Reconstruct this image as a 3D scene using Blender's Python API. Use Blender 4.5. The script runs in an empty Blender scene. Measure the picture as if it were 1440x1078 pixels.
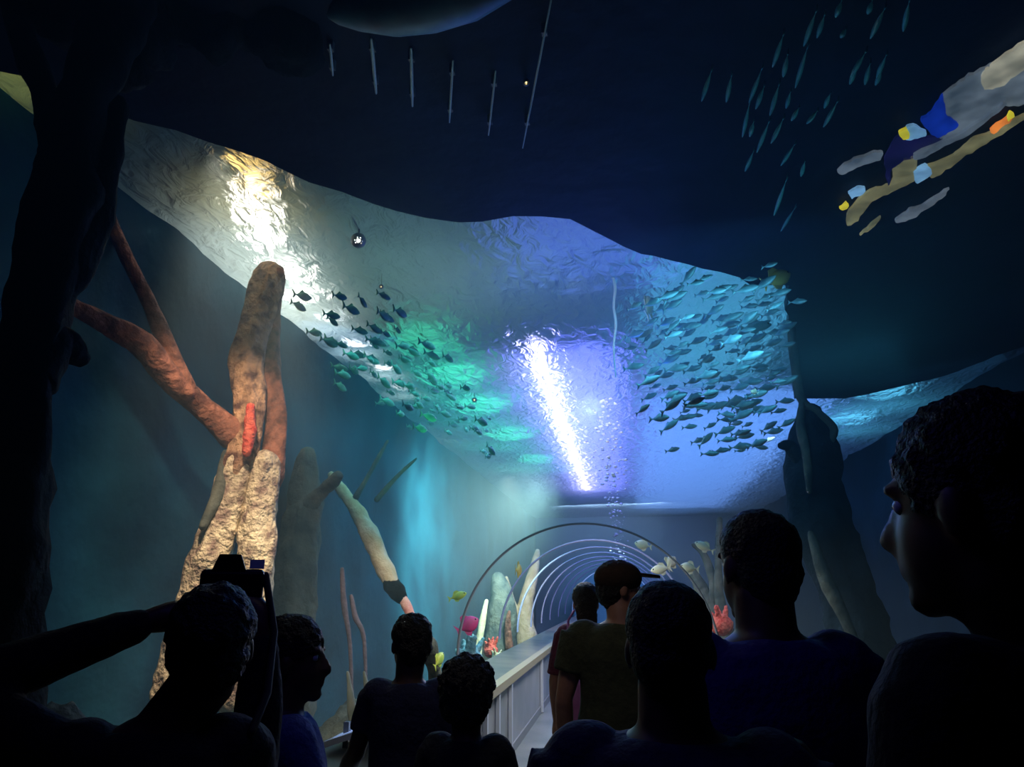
import bpy, bmesh, math, random
from mathutils import Vector, Matrix, Euler, noise
random.seed(7)
S = bpy.context.scene
COL = S.collection
R = math.radians
PI = math.pi

# ------------------------------------------------------------------ camera
EYE = Vector((0, 0, 1.6))
FOC = 1000.0
TH = math.atan(291 / 1000)
PS = math.atan(160 * math.cos(TH) / 1000)
cam = bpy.data.cameras.new('camera')
cam.sensor_width = 36
cam.lens = 36 * FOC / 1440
cam.clip_start = 0.05
cam.clip_end = 200
co = bpy.data.objects.new('camera', cam)
COL.objects.link(co)
co.location = EYE
co.rotation_euler = (PI / 2 + TH, 0, PS)
S.camera = co
FW = Vector((-math.sin(PS) * math.cos(TH), math.cos(PS) * math.cos(TH), math.sin(TH)))
RT = Vector((math.cos(PS), math.sin(PS), 0))
UP = RT.cross(FW)


def ray(x, y):
    return FW + RT * ((x - 720) / FOC) - UP * ((y - 539) / FOC)


def onz(x, y, z):
    d = ray(x, y)
    return EYE + d * ((z - EYE.z) / d.z)


def ony(x, y, Y):
    d = ray(x, y)
    return EYE + d * (Y / d.y)


def onx(x, y, X):
    d = ray(x, y)
    return EYE + d * (X / d.x)


def at(x, y, dep):
    return EYE + ray(x, y) * dep


# ------------------------------------------------------------------ helpers
def lin(c):
    return tuple(((v / 255) / 12.92 if v / 255 <= 0.04045 else ((v / 255 + 0.055) / 1.055) ** 2.4) for v in c)


def tag(o, label=None, cat=None, group=None, kind=None):
    if label: o['label'] = label
    if cat: o['category'] = cat
    if group: o['group'] = group
    if kind: o['kind'] = kind
    return o


def empty(name, loc, rz=0):
    o = bpy.data.objects.new(name, None)
    o.empty_display_size = 0.1
    COL.objects.link(o)
    o.location = loc
    o.rotation_euler = (0, 0, rz)
    return o


def mat(name, rgb, rough=0.6, metal=0.0, rgb2=None, scale=6.0, bump=0.0, bscale=None, spec=0.5, stretch=None, contrast=(0.35, 0.65)):
    m = bpy.data.materials.new(name)
    m.use_nodes = True
    nt = m.node_tree
    b = nt.nodes['Principled BSDF']
    c = lin(rgb)
    b.inputs['Base Color'].default_value = (*c, 1)
    b.inputs['Roughness'].default_value = rough
    b.inputs['Metallic'].default_value = metal
    b.inputs['Specular IOR Level'].default_value = spec
    if rgb2 is not None or bump > 0:
        tc = nt.nodes.new('ShaderNodeTexCoord')
        mp = nt.nodes.new('ShaderNodeMapping')
        nt.links.new(tc.outputs['Object'], mp.inputs['Vector'])
        if stretch: mp.inputs['Scale'].default_value = stretch
    if rgb2 is not None:
        n = nt.nodes.new('ShaderNodeTexNoise')
        n.inputs['Scale'].default_value = scale
        n.inputs['Detail'].default_value = 5
        nt.links.new(mp.outputs['Vector'], n.inputs['Vector'])
        r = nt.nodes.new('ShaderNodeValToRGB')
        r.color_ramp.elements[0].position = contrast[0]
        r.color_ramp.elements[1].position = contrast[1]
        r.color_ramp.elements[0].color = (*c, 1)
        r.color_ramp.elements[1].color = (*lin(rgb2), 1)
        nt.links.new(n.outputs['Fac'], r.inputs['Fac'])
        nt.links.new(r.outputs['Color'], b.inputs['Base Color'])
    if bump > 0:
        n2 = nt.nodes.new('ShaderNodeTexNoise')
        n2.inputs['Scale'].default_value = bscale or scale * 2
        n2.inputs['Detail'].default_value = 4
        nt.links.new(mp.outputs['Vector'], n2.inputs['Vector'])
        bp = nt.nodes.new('ShaderNodeBump')
        bp.inputs['Strength'].default_value = bump
        bp.inputs['Distance'].default_value = 0.05
        nt.links.new(n2.outputs['Fac'], bp.inputs['Height'])
        nt.links.new(bp.outputs['Normal'], b.inputs['Normal'])
    return m


def emat(name, rgb, strength, ripple=0.0):
    m = bpy.data.materials.new(name)
    m.use_nodes = True
    b = m.node_tree.nodes['Principled BSDF']
    b.inputs['Base Color'].default_value = (*lin(rgb), 1)
    b.inputs['Emission Color'].default_value = (*lin(rgb), 1)
    b.inputs['Emission Strength'].default_value = strength
    if ripple:
        tc = nt_ = m.node_tree.nodes.new('ShaderNodeTexCoord')
        n = m.node_tree.nodes.new('ShaderNodeTexNoise')
        n.inputs['Scale'].default_value = 5.0
        n.inputs['Detail'].default_value = 3
        mr = m.node_tree.nodes.new('ShaderNodeMapRange')
        mr.inputs['From Min'].default_value = 0.3
        mr.inputs['From Max'].default_value = 0.7
        mr.inputs['To Min'].default_value = strength * (1 - ripple)
        mr.inputs['To Max'].default_value = strength * (1 + ripple)
        m.node_tree.links.new(tc.outputs['Object'], n.inputs['Vector'])
        m.node_tree.links.new(n.outputs['Fac'], mr.inputs['Value'])
        m.node_tree.links.new(mr.outputs['Result'], b.inputs['Emission Strength'])
    return m


class MB:
    def __init__(s):
        s.v = []
        s.f = []

    def add(s, vs, fs):
        o = len(s.v)
        s.v += [tuple(x) for x in vs]
        s.f += [tuple(i + o for i in f) for f in fs]
        return s

    def box(s, c, d, M=None):
        x, y, z = (k / 2 for k in d)
        vs = [Vector((a * x, b * y, e * z)) for a in (-1, 1) for b in (-1, 1) for e in (-1, 1)]
        if M is not None: vs = [M @ v for v in vs]
        vs = [v + Vector(c) for v in vs]
        return s.add(vs, [(0, 1, 3, 2), (4, 6, 7, 5), (0, 4, 5, 1), (2, 3, 7, 6), (0, 2, 6, 4), (1, 5, 7, 3)])

    def ell(s, c, r, seg=20, rings=12, M=None):
        vs = [Vector((0, 0, -r[2]))]
        for i in range(1, rings):
            a = PI * i / rings - PI / 2
            for j in range(seg):
                b = 2 * PI * j / seg
                vs.append(Vector((r[0] * math.cos(a) * math.cos(b), r[1] * math.cos(a) * math.sin(b), r[2] * math.sin(a))))
        vs.append(Vector((0, 0, r[2])))
        fs = []
        for j in range(seg):
            fs.append((0, 1 + (j + 1) % seg, 1 + j))
        for i in range(rings - 2):
            for j in range(seg):
                a = 1 + i * seg + j
                b = 1 + i * seg + (j + 1) % seg
                fs.append((a, b, b + seg, a + seg))
        L = len(vs) - 1
        o = 1 + (rings - 2) * seg
        for j in range(seg):
            fs.append((o + j, o + (j + 1) % seg, L))
        if M is not None: vs = [M @ v for v in vs]
        return s.add([v + Vector(c) for v in vs], fs)

    def tube(s, pts, rad, seg=12, round_ends=True, amp=0.0, fr=3.0, seed=0.0, ridges=0, flat=1.0):
        """lofted tapered tube, closed, optional bark noise"""
        P = [Vector(p) for p in pts]
        Rr = list(rad)
        if round_ends:
            d0 = (P[0] - P[1]).normalized()
            d1 = (P[-1] - P[-2]).normalized()
            P = [P[0] + d0 * Rr[0] * 0.95, P[0] + d0 * Rr[0] * 0.7] + P + [P[-1] + d1 * Rr[-1] * 0.7, P[-1] + d1 * Rr[-1] * 0.95]
            Rr = [Rr[0] * 0.3, Rr[0] * 0.72] + Rr + [Rr[-1] * 0.72, Rr[-1] * 0.3]
        n = len(P)
        t = (P[1] - P[0]).normalized()
        nx = t.orthogonal().normalized()
        vs = []
        for i in range(n):
            if i == 0: tt = P[1] - P[0]
            elif i == n - 1: tt = P[-1] - P[-2]
            else: tt = P[i + 1] - P[i - 1]
            tt = tt.normalized()
            nx = (nx - tt * nx.dot(tt)).normalized()
            ny = tt.cross(nx)
            for j in range(seg):
                a = 2 * PI * j / seg
                r = Rr[i]
                if amp:
                    q = P[i] + (nx * math.cos(a) + ny * math.sin(a)) * r
                    r *= 1 + amp * (noise.fractal(q * fr + Vector((seed, seed * 1.7, 0)), 1.0, 2.0, 4))
                    if ridges: r *= 1 + 0.07 * math.sin(a * ridges + noise.noise(P[i] * 2) * 3)
                vs.append(P[i] + nx * math.cos(a) * r + ny * math.sin(a) * r * flat)
        fs = [tuple(reversed(range(seg)))]
        for i in range(n - 1):
            for j in range(seg):
                a = i * seg + j
                b = i * seg + (j + 1) % seg
                fs.append((a, b, b + seg, a + seg))
        fs.append(tuple(range((n - 1) * seg, n * seg)))
        return s.add(vs, fs)

    def loft(s, secs, seg=24, pw=2.3):
        """secs: (z, rx, ry, cx, cy) superellipse sections"""
        vs = []
        for (z, rx, ry, cx, cy) in secs:
            for j in range(seg):
                a = 2 * PI * j / seg
                c, q = math.cos(a), math.sin(a)
                vs.append((cx + rx * math.copysign(abs(c) ** (2 / pw), c), cy + ry * math.copysign(abs(q) ** (2 / pw), q), z))
        fs = [tuple(reversed(range(seg)))]
        for i in range(len(secs) - 1):
            for j in range(seg):
                a = i * seg + j
                b = i * seg + (j + 1) % seg
                fs.append((a, b, b + seg, a + seg))
        fs.append(tuple(range((len(secs) - 1) * seg, len(secs) * seg)))
        return s.add(vs, fs)

    def prism(s, pts, dz):
        """pts: closed outline of 3D points, extruded by vector dz"""
        n = len(pts)
        P = [Vector(p) for p in pts]
        vs = P + [p + Vector(dz) for p in P]
        fs = [tuple(range(n)), tuple(reversed(range(n, 2 * n)))]
        for i in range(n):
            j = (i + 1) % n
            fs.append((i, i + n, j + n, j))
        return s.add(vs, fs)

    def build(s, name, m=None, parent=None, smooth=True, fix=False):
        me = bpy.data.meshes.new(name)
        me.from_pydata(s.v, [], s.f)
        if fix:
            bm = bmesh.new()
            bm.from_mesh(me)
            bmesh.ops.recalc_face_normals(bm, faces=bm.faces)
            bm.to_mesh(me)
            bm.free()
        if smooth:
            for p in me.polygons: p.use_smooth = True
        if m: me.materials.append(m)
        o = bpy.data.objects.new(name, me)
        COL.objects.link(o)
        if parent: o.parent = parent
        return o

    def voxel(s, name, m, parent, vox=0.012, smooth=4, disp=0.0, dscale=30):
        """union of all pieces as one continuous skin"""
        o = s.build('tmp', None, None, True)
        md = o.modifiers.new('r', 'REMESH')
        md.mode = 'VOXEL'
        md.voxel_size = vox
        md.use_smooth_shade = True
        if smooth:
            sm = o.modifiers.new('s', 'SMOOTH')
            sm.factor = 0.5
            sm.iterations = smooth
        dg = bpy.context.evaluated_depsgraph_get()
        me = bpy.data.meshes.new_from_object(o.evaluated_get(dg))
        old = o.data
        bpy.data.objects.remove(o)
        bpy.data.meshes.remove(old)
        me.name = name
        if disp:
            for v in me.vertices:
                p = v.co * dscale
                v.co += v.normal * disp * noise.fractal(p, 1.0, 2.0, 3)
        for p in me.polygons: p.use_smooth = True
        me.materials.clear()
        me.materials.append(m)
        q = bpy.data.objects.new(name, me)
        COL.objects.link(q)
        if parent: q.parent = parent
        return q


def copy_tree(o, parent=None):
    c = o.copy()
    COL.objects.link(c)
    c.parent = parent
    for ch in [x for x in o.children]:
        copy_tree(ch, c)
    return c


def area(name, loc, target, sx, sy, power, rgb, spread=None):
    l = bpy.data.lights.new(name, 'AREA')
    l.shape = 'RECTANGLE'
    l.size = sx
    l.size_y = sy
    l.energy = power
    l.color = lin(rgb)
    if spread: l.spread = R(spread)
    o = bpy.data.objects.new(name, l)
    COL.objects.link(o)
    o.location = loc
    d = Vector(target) - Vector(loc)
    if abs(d.x) + abs(d.y) > 0.3 * abs(d.z): o.rotation_euler = d.to_track_quat('-Z', 'Y').to_euler()
    elif d.z > 0: o.rotation_euler = (PI, 0, 0)
    return o


def spot(name, loc, target, power, rgb, ang=60, blend=0.8, rad=0.15):
    l = bpy.data.lights.new(name, 'SPOT')
    l.energy = power
    l.color = lin(rgb)
    l.spot_size = R(ang)
    l.spot_blend = blend
    l.shadow_soft_size = rad
    o = bpy.data.objects.new(name, l)
    COL.objects.link(o)
    o.location = loc
    d = Vector(target) - Vector(loc)
    o.rotation_euler = d.to_track_quat('-Z', 'Y').to_euler()
    return o


# ------------------------------------------------------------------ dimensions of the place
XL, XR = -3.75, 5.3       # tank side walls
YB = 31.0                 # tank far wall
ZS = 4.6                  # water surface
ZB = -0.7                 # tank bed
TX = -0.5                 # tunnel axis
TR = 1.56                 # tunnel radius
TZ = 0.85                 # spring height of the vault
TY = 9.0                  # first tunnel ring
XP = -1.2                 # left parapet face

# ------------------------------------------------------------------ setting materials
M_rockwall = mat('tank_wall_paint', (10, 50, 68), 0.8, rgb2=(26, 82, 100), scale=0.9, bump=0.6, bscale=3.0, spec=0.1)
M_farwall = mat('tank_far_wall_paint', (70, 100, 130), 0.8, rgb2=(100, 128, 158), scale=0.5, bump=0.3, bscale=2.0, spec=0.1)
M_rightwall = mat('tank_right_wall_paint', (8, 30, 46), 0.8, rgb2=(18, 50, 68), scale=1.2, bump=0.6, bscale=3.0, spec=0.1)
M_deck = mat('dark_deck_underside', (6, 14, 34), 0.7, rgb2=(12, 30, 58), scale=1.5, bump=0.5, bscale=4.0, spec=0.2)
M_bed = mat('tank_bed_sand', (60, 80, 76), 0.9, rgb2=(30, 52, 54), scale=3.0, bump=0.6, bscale=8.0)
M_floor = mat('walkway_floor', (112, 116, 112), 0.35, rgb2=(88, 98, 94), scale=2.0, bump=0.05, bscale=40)
M_panel = mat('parapet_panel', (150, 150, 158), 0.35, rgb2=(120, 124, 130), scale=1.4)
M_ledge = mat('ledge_top', (128, 122, 108), 0.3, rgb2=(90, 92, 88), scale=3.0)
M_rail = mat('rail_brass', (176, 164, 128), 0.3, metal=0.3)
M_ring = mat('ring_metal', (120, 124, 130), 0.4, metal=0.2)
M_seam = mat('acrylic_seam', (168, 168, 200), 0.3)
M_steel = mat('steel_post', (190, 192, 204), 0.3, metal=0.2)


def acrylic(name):
    m = bpy.data.materials.new(name)
    m.use_nodes = True
    nt = m.node_tree
    nt.nodes.clear()
    t = nt.nodes.new('ShaderNodeBsdfTransparent')
    t.inputs['Color'].default_value = (0.97, 0.98, 0.99, 1)
    o = nt.nodes.new('ShaderNodeOutputMaterial')
    nt.links.new(t.outputs['BSDF'], o.inputs['Surface'])
    return m


M_acr = acrylic('clear_acrylic')


def water_mat():
    m = bpy.data.materials.new('water_surface_ripples')
    m.use_nodes = True
    nt = m.node_tree
    nt.nodes.clear()
    tc = nt.nodes.new('ShaderNodeTexCoord')
    mp = nt.nodes.new('ShaderNodeMapping')
    mp.inputs['Scale'].default_value = (1.0, 0.6, 1.0)
    nt.links.new(tc.outputs['Object'], mp.inputs['Vector'])
    n = nt.nodes.new('ShaderNodeTexNoise')
    n.inputs['Scale'].default_value = 7.0
    n.inputs['Detail'].default_value = 6
    n.inputs['Distortion'].default_value = 0.8
    nt.links.new(mp.outputs['Vector'], n.inputs['Vector'])
    bp = nt.nodes.new('ShaderNodeBump')
    bp.inputs['Strength'].default_value = 1.0
    bp.inputs['Distance'].default_value = 0.11
    nt.links.new(n.outputs['Fac'], bp.inputs['Height'])
    rf = nt.nodes.new('ShaderNodeBsdfRefraction')
    rf.inputs['Color'].default_value = (0.9, 0.95, 1, 1)
    rf.inputs['Roughness'].default_value = 0.09
    rf.inputs['IOR'].default_value = 1.25
    nt.links.new(bp.outputs['Normal'], rf.inputs['Normal'])
    tr = nt.nodes.new('ShaderNodeBsdfTranslucent')
    tr.inputs['Color'].default_value = (0.56, 0.74, 0.78, 1)
    nt.links.new(bp.outputs['Normal'], tr.inputs['Normal'])
    df = nt.nodes.new('ShaderNodeBsdfDiffuse')
    df.inputs['Color'].default_value = (0.35, 0.45, 0.52, 1)
    nt.links.new(bp.outputs['Normal'], df.inputs['Normal'])
    m1 = nt.nodes.new('ShaderNodeMixShader')
    m1.inputs['Fac'].default_value = 0.35
    nt.links.new(tr.outputs['BSDF'], m1.inputs[1])
    nt.links.new(df.outputs['BSDF'], m1.inputs[2])
    m2 = nt.nodes.new('ShaderNodeMixShader')
    m2.inputs['Fac'].default_value = 0.35
    nt.links.new(m1.outputs['Shader'], m2.inputs[1])
    nt.links.new(rf.outputs['BSDF'], m2.inputs[2])
    o = nt.nodes.new('ShaderNodeOutputMaterial')
    nt.links.new(m2.outputs['Shader'], o.inputs['Surface'])
    return m


M_water = water_mat()

# ------------------------------------------------------------------ tank shell


def wall_grid(name, p0, du, dv, nu, nv, amp, m, fr=0.7, label=None):
    """rock-like relief on a wall; p0 corner, du/dv edge vectors"""
    p0, du, dv = Vector(p0), Vector(du), Vector(dv)
    nrm = du.cross(dv).normalized()
    b = MB()
    vs, fs = [], []
    for i in range(nu + 1):
        for j in range(nv + 1):
            p = p0 + du * (i / nu) + dv * (j / nv)
            h = noise.fractal(p * fr, 1.0, 2.0, 5) * amp
            vs.append(p + nrm * h)
    for i in range(nu):
        for j in range(nv):
            a = i * (nv + 1) + j
            fs.append((a, a + nv + 1, a + nv + 2, a + 1))
    b.add(vs, fs)
    o = b.build(name, m)
    tag(o, kind='structure', label=label)
    return o


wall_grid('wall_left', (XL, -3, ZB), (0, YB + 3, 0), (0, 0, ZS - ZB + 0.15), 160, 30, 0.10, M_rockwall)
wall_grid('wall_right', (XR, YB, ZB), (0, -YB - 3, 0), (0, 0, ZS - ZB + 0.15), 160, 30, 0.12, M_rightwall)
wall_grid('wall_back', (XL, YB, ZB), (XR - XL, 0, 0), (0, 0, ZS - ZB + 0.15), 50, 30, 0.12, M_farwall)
wall_grid('wall_front', (XL, -3, ZB), (0, 0, ZS - ZB + 0.15), (XR - XL, 0, 0), 20, 20, 0.05, M_rightwall)

# tank bed both sides of the walkway
o = wall_grid('floor_tank_bed', (XL, -3, ZB), (XR - XL, 0, 0), (0, YB + 3, 0), 60, 160, 0.12, M_bed, 0.9)

# water surface seen from below (normals down)
b = MB()
nx_, ny_ = 120, 300
vs, fs = [], []
for i in range(nx_ + 1):
    for j in range(ny_ + 1):
        x = XL + (XR - XL) * i / nx_
        y = 0.5 + (YB - 0.5) * j / ny_
        h = 0.045 * noise.noise(Vector((x * 0.7, y * 1.3, 0))) + 0.02 * noise.noise(Vector((x * 2.6, y * 2.2, 3))) + 0.012 * noise.noise(Vector((x * 5, y * 4.0, 7)))
        vs.append((x, y, ZS + h))
for i in range(nx_):
    for j in range(ny_):
        a = i * (ny_ + 1) + j
        fs.append((a, a + 1, a + ny_ + 2, a + ny_ + 1))
b.add(vs, fs)
ws = b.build('water_surface', M_water)
tag(ws, 'rippled water surface of the tank seen from below, lit by lamps', 'water', kind='stuff')

# dark overhead deck just below the surface, over the near half of the tank
ZD = 4.5
edge = [(-4.0, 2.7), (-3.25, 3.1), (-3.0, 3.5), (-2.62, 3.78), (-2.17, 4.36), (-1.66, 4.85), (-1.27, 5.13), (-0.77, 5.08), (-0.32, 5.2), (0.26, 5.88), (1.0, 6.4)]
for px in ((1060, 400), (1105, 400), (1112, 480), (1118, 560), (1190, 560), (1260, 545), (1330, 528), (1400, 500)):
    p = onz(px[0], px[1], ZD)
    edge.append((p.x, p.y))
poly = [(-4.2, -3.2)] + [(5.6, -3.2)][:0] + edge + [(5.6, 8.0), (5.6, -3.2)]
# jitter the edge so that it reads as a rough overhang
fine = []
for k in range(len(poly)):
    a, c = Vector((*poly[k], 0)), Vector((*poly[(k + 1) % len(poly)], 0))
    n = max(1, int((c - a).length / 0.18))
    for q in range(n):
        p = a.lerp(c, q / n)
        if 0 < k < len(edge):
            p += Vector((noise.noise(p * 3) * 0.07, noise.noise(p * 3 + Vector((9, 0, 0))) * 0.07, 0))
        fine.append((p.x, p.y, ZD))
deck = MB().prism(fine, (0, 0, 0.4)).build('ceiling', M_deck, smooth=False, fix=True)
tag(deck, kind='structure')

# ------------------------------------------------------------------ walkway, parapets, vault
fl = MB()
fl.prism([(-1.25, -2.6, -0.05), (1.0, -2.6, -0.05), (1.0, 4.0, -0.05), (0.25, 6.2, -0.05), (0.25, 29.5, -0.05), (-1.25, 29.5, -0.05)], (0, 0, 0.05))
tag(fl.build('floor', M_floor, smooth=False, fix=True), kind='structure')


def parapet(name, pts, side, label):
    """pts: face line on the floor, side: -1 ledge to the left of travel"""
    t = empty(name, (pts[0][0], pts[0][1], 0))
    o0 = Vector((pts[0][0], pts[0][1], 0))
    P = [Vector((x, y, 0)) - o0 for x, y in pts]
    nr = []
    for i in range(len(P)):
        d = Vector((0, 0, 0))
        if i > 0: d += (P[i] - P[i - 1]).normalized()
        if i < len(P) - 1: d += (P[i + 1] - P[i]).normalized()
        d.normalize()
        nr.append(Vector((-d.y, d.x, 0)) * side)

    def strip(prof, nm, m, smooth=False):
        b = MB()
        n = len(prof)
        vs, fs = [], []
        for p, q in zip(P, nr):
            for (u, z) in prof:
                vs.append(p + q * u + Vector((0, 0, z)))
        for i in range(len(P) - 1):
            for j in range(n):
                k = (j + 1) % n
                fs.append((i * n + j, (i + 1) * n + j, (i + 1) * n + k, i * n + k))
        fs.append(tuple(range(n)))
        fs.append(tuple(range((len(P) - 1) * n, len(P) * n)))
        return b.add(vs, fs).build(nm, m, t, smooth, fix=True)

    strip([(0.02, 0), (0.02, 0.72), (0.10, 0.72), (0.10, 0)], 'panel', M_panel)
    strip([(0.03, 0.72), (0.03, 0.755), (0.54, 0.775), (0.54, 0.72)], 'ledge', M_ledge)
    strip([(-0.03, 0.70), (-0.03, 0.775), (0.05, 0.785), (0.05, 0.70)], 'rail', M_rail)
    strip([(0.005, 0.0), (0.005, 0.09), (0.03, 0.09), (0.03, 0.0)], 'kick_plate', M_ring)
    tag(t, label, 'parapet')
    return t, o0


pl, po = parapet('parapet', [(XP, 0.2), (XP, 15.0), (XP, 29.0)], 1,
                 'pale grey parapet with brass edged ledge on the left of the walkway')
# slim steel posts on the face of the left parapet
for y in (6.35, 6.95, 7.7, 10.5, 14.0, 18.0):
    MB().box((XP - po.x + 0.005, y - po.y, 0.36), (0.035, 0.06, 0.70)).build('post', M_steel, pl, False)
pr, pro = parapet('parapet', [(0.22, 29.0), (0.22, 6.4), (0.95, 4.0), (0.95, 0.2)], 1,
                  'dark parapet along the right of the walkway behind the nearest visitors')


# acrylic vault: sections from wide near the camera to the narrow tunnel
def vault(name, secs, m, nseg=40):
    b = MB()
    vs, fs = [], []
    for (y, cx, r) in secs:
        for j in range(nseg + 1):
            a = PI * j / nseg
            vs.append((cx - r * math.cos(a), y, TZ + r * math.sin(a)))
    n = nseg + 1
    for i in range(len(secs) - 1):
        for j in range(nseg):
            fs.append((i * n + j, (i + 1) * n + j, (i + 1) * n + j + 1, i * n + j + 1))
    o = b.add(vs, fs).build(name, m)
    tag(o, kind='structure')
    return o


near = []
for k in range(13):
    y = -2.6 + (TY + 2.6) * k / 12
    s = min(1, max(0, (y - 3.0) / (TY - 3.0)))
    s = s * s * (3 - 2 * s)
    near.append((y, 0.0 + (TX - 0.0) * s, 1.95 + (TR - 1.95) * s))
vault('window_1', near, M_acr)
vault('window_2', [(TY, TX, TR), (29.5, TX, TR)], M_acr)


def ring(y, r, thick, deep, m, n):
    b = MB()
    vs, fs = [], []
    ns = 64
    for j in range(ns + 1):
        a = PI * j / ns
        for (dr, dy) in ((0, -deep), (thick, -deep), (thick, deep), (0, deep)):
            vs.append((TX - (r - dr) * math.cos(a), y + dy, TZ + (r - dr) * math.sin(a)))
    for j in range(ns):
        for k in range(4):
            l = (k + 1) % 4
            fs.append((j * 4 + k, (j + 1) * 4 + k, (j + 1) * 4 + l, j * 4 + l))
    o = b.add(vs, fs).build('trim_%d' % n, m, fix=True)
    tag(o, kind='structure')
    return o


ring(TY, TR, 0.022, 0.03, M_ring, 1)
for k, y in enumerate((12.0, 14.0, 16.0, 18.0, 20.0, 22.5, 25.0, 28.5)):
    ring(y, TR, 0.03, 0.025, M_seam, k + 2)
# end of the tunnel
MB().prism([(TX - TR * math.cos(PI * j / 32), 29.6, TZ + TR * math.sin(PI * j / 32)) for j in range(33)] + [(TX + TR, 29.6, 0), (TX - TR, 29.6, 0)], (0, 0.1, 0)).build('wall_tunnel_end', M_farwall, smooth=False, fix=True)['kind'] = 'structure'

# ------------------------------------------------------------------ trees and driftwood in the tank
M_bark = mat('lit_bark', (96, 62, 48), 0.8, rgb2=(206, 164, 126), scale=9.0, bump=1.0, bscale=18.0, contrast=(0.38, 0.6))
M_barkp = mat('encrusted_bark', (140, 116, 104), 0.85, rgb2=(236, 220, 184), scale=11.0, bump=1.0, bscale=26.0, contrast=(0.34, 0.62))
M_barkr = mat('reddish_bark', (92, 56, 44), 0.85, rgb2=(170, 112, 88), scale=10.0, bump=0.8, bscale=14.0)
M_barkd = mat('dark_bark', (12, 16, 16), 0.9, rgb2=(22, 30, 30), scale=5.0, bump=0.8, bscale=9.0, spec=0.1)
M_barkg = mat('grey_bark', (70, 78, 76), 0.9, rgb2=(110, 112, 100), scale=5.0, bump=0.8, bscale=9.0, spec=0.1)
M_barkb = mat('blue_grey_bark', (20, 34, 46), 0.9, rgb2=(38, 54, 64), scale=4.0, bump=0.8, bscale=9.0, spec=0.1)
M_pale = mat('pale_driftwood', (200, 186, 140), 0.8, rgb2=(226, 214, 180), scale=5.0, bump=0.5, bscale=14.0)
M_pinkw = mat('pink_coral_skin', (226, 150, 140), 0.8, rgb2=(240, 196, 176), scale=12.0, bump=0.4)
M_redc = mat('red_coral_skin', (214, 62, 50), 0.75, rgb2=(236, 120, 96), scale=14.0, bump=0.8, bscale=30)


def branch(px, rad, name, m, parent, o0, amp=0.25, fr=4.0, seed=0, seg=18, ridges=0, sub=7):
    """px: list of (x, y, Y) image points with a depth along the tunnel; rad in metres"""
    P = [ony(x, y, Y) - o0 for x, y, Y in px]
    pts, rr = [], []
    for i in range(len(P) - 1):
        for q in range(sub):
            t = q / sub
            p0 = P[max(0, i - 1)]
            p1, p2 = P[i], P[i + 1]
            p3 = P[min(len(P) - 1, i + 2)]
            v = 0.5 * ((2 * p1) + (p2 - p0) * t + (2 * p0 - 5 * p1 + 4 * p2 - p3) * t * t + (3 * p1 - p0 - 3 * p2 + p3) * t ** 3)
            pts.append(v)
            rr.append(rad[i] + (rad[i + 1] - rad[i]) * t)
    pts.append(P[-1])
    rr.append(rad[-1])
    return MB().tube(pts, rr, seg, True, amp, fr, seed, ridges).build(name, m, parent)


# the brightly lit double tree
o0 = Vector((-3.05, 5.5, ZB))
t = empty('mangrove_tree', o0)
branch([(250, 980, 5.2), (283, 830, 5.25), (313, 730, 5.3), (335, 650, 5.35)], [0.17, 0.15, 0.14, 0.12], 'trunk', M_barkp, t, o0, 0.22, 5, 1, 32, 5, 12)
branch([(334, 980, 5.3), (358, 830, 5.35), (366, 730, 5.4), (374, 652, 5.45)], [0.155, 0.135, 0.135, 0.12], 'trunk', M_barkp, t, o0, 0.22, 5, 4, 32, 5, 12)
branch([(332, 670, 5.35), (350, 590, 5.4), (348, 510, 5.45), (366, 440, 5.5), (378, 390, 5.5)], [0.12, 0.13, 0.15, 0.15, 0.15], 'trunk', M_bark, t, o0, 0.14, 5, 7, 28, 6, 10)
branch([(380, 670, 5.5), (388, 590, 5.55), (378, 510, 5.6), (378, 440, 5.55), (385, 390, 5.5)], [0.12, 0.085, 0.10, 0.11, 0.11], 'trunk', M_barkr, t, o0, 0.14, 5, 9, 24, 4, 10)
branch([(330, 612, 5.35), (285, 572, 5.1), (235, 525, 4.75), (200, 482, 4.5), (150, 455, 4.25), (90, 425, 4.0)], [0.12, 0.09, 0.10, 0.10, 0.075, 0.05], 'branch', M_barkr, t, o0, 0.15, 5, 12, 22, 3, 8)
branch([(262, 548, 4.9), (236, 490, 4.75), (212, 430, 4.6), (180, 365, 4.45), (152, 300, 4.3), (140, 255, 4.25)], [0.08, 0.07, 0.055, 0.05, 0.045, 0.025], 'branch', M_barkr, t, o0, 0.14, 5, 15, 18, 0, 8)
branch([(318, 640, 5.3), (308, 690, 5.2), (285, 740, 5.1)], [0.05, 0.045, 0.03], 'branch', M_barkg, t, o0, 0.3, 5, 18, 14, 0, 6)
c = branch([(352, 572, 5.24), (351, 606, 5.22), (347, 636, 5.20)], [0.035, 0.05, 0.035], 'red_sponge', M_redc, t, o0, 0.25, 14, 20, 20, 0, 8)
c['label'] = 'bright red sponge on the trunk'
tag(t, 'brightly lit tan twin-trunked tree rising to the surface at left', 'tree')

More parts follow.
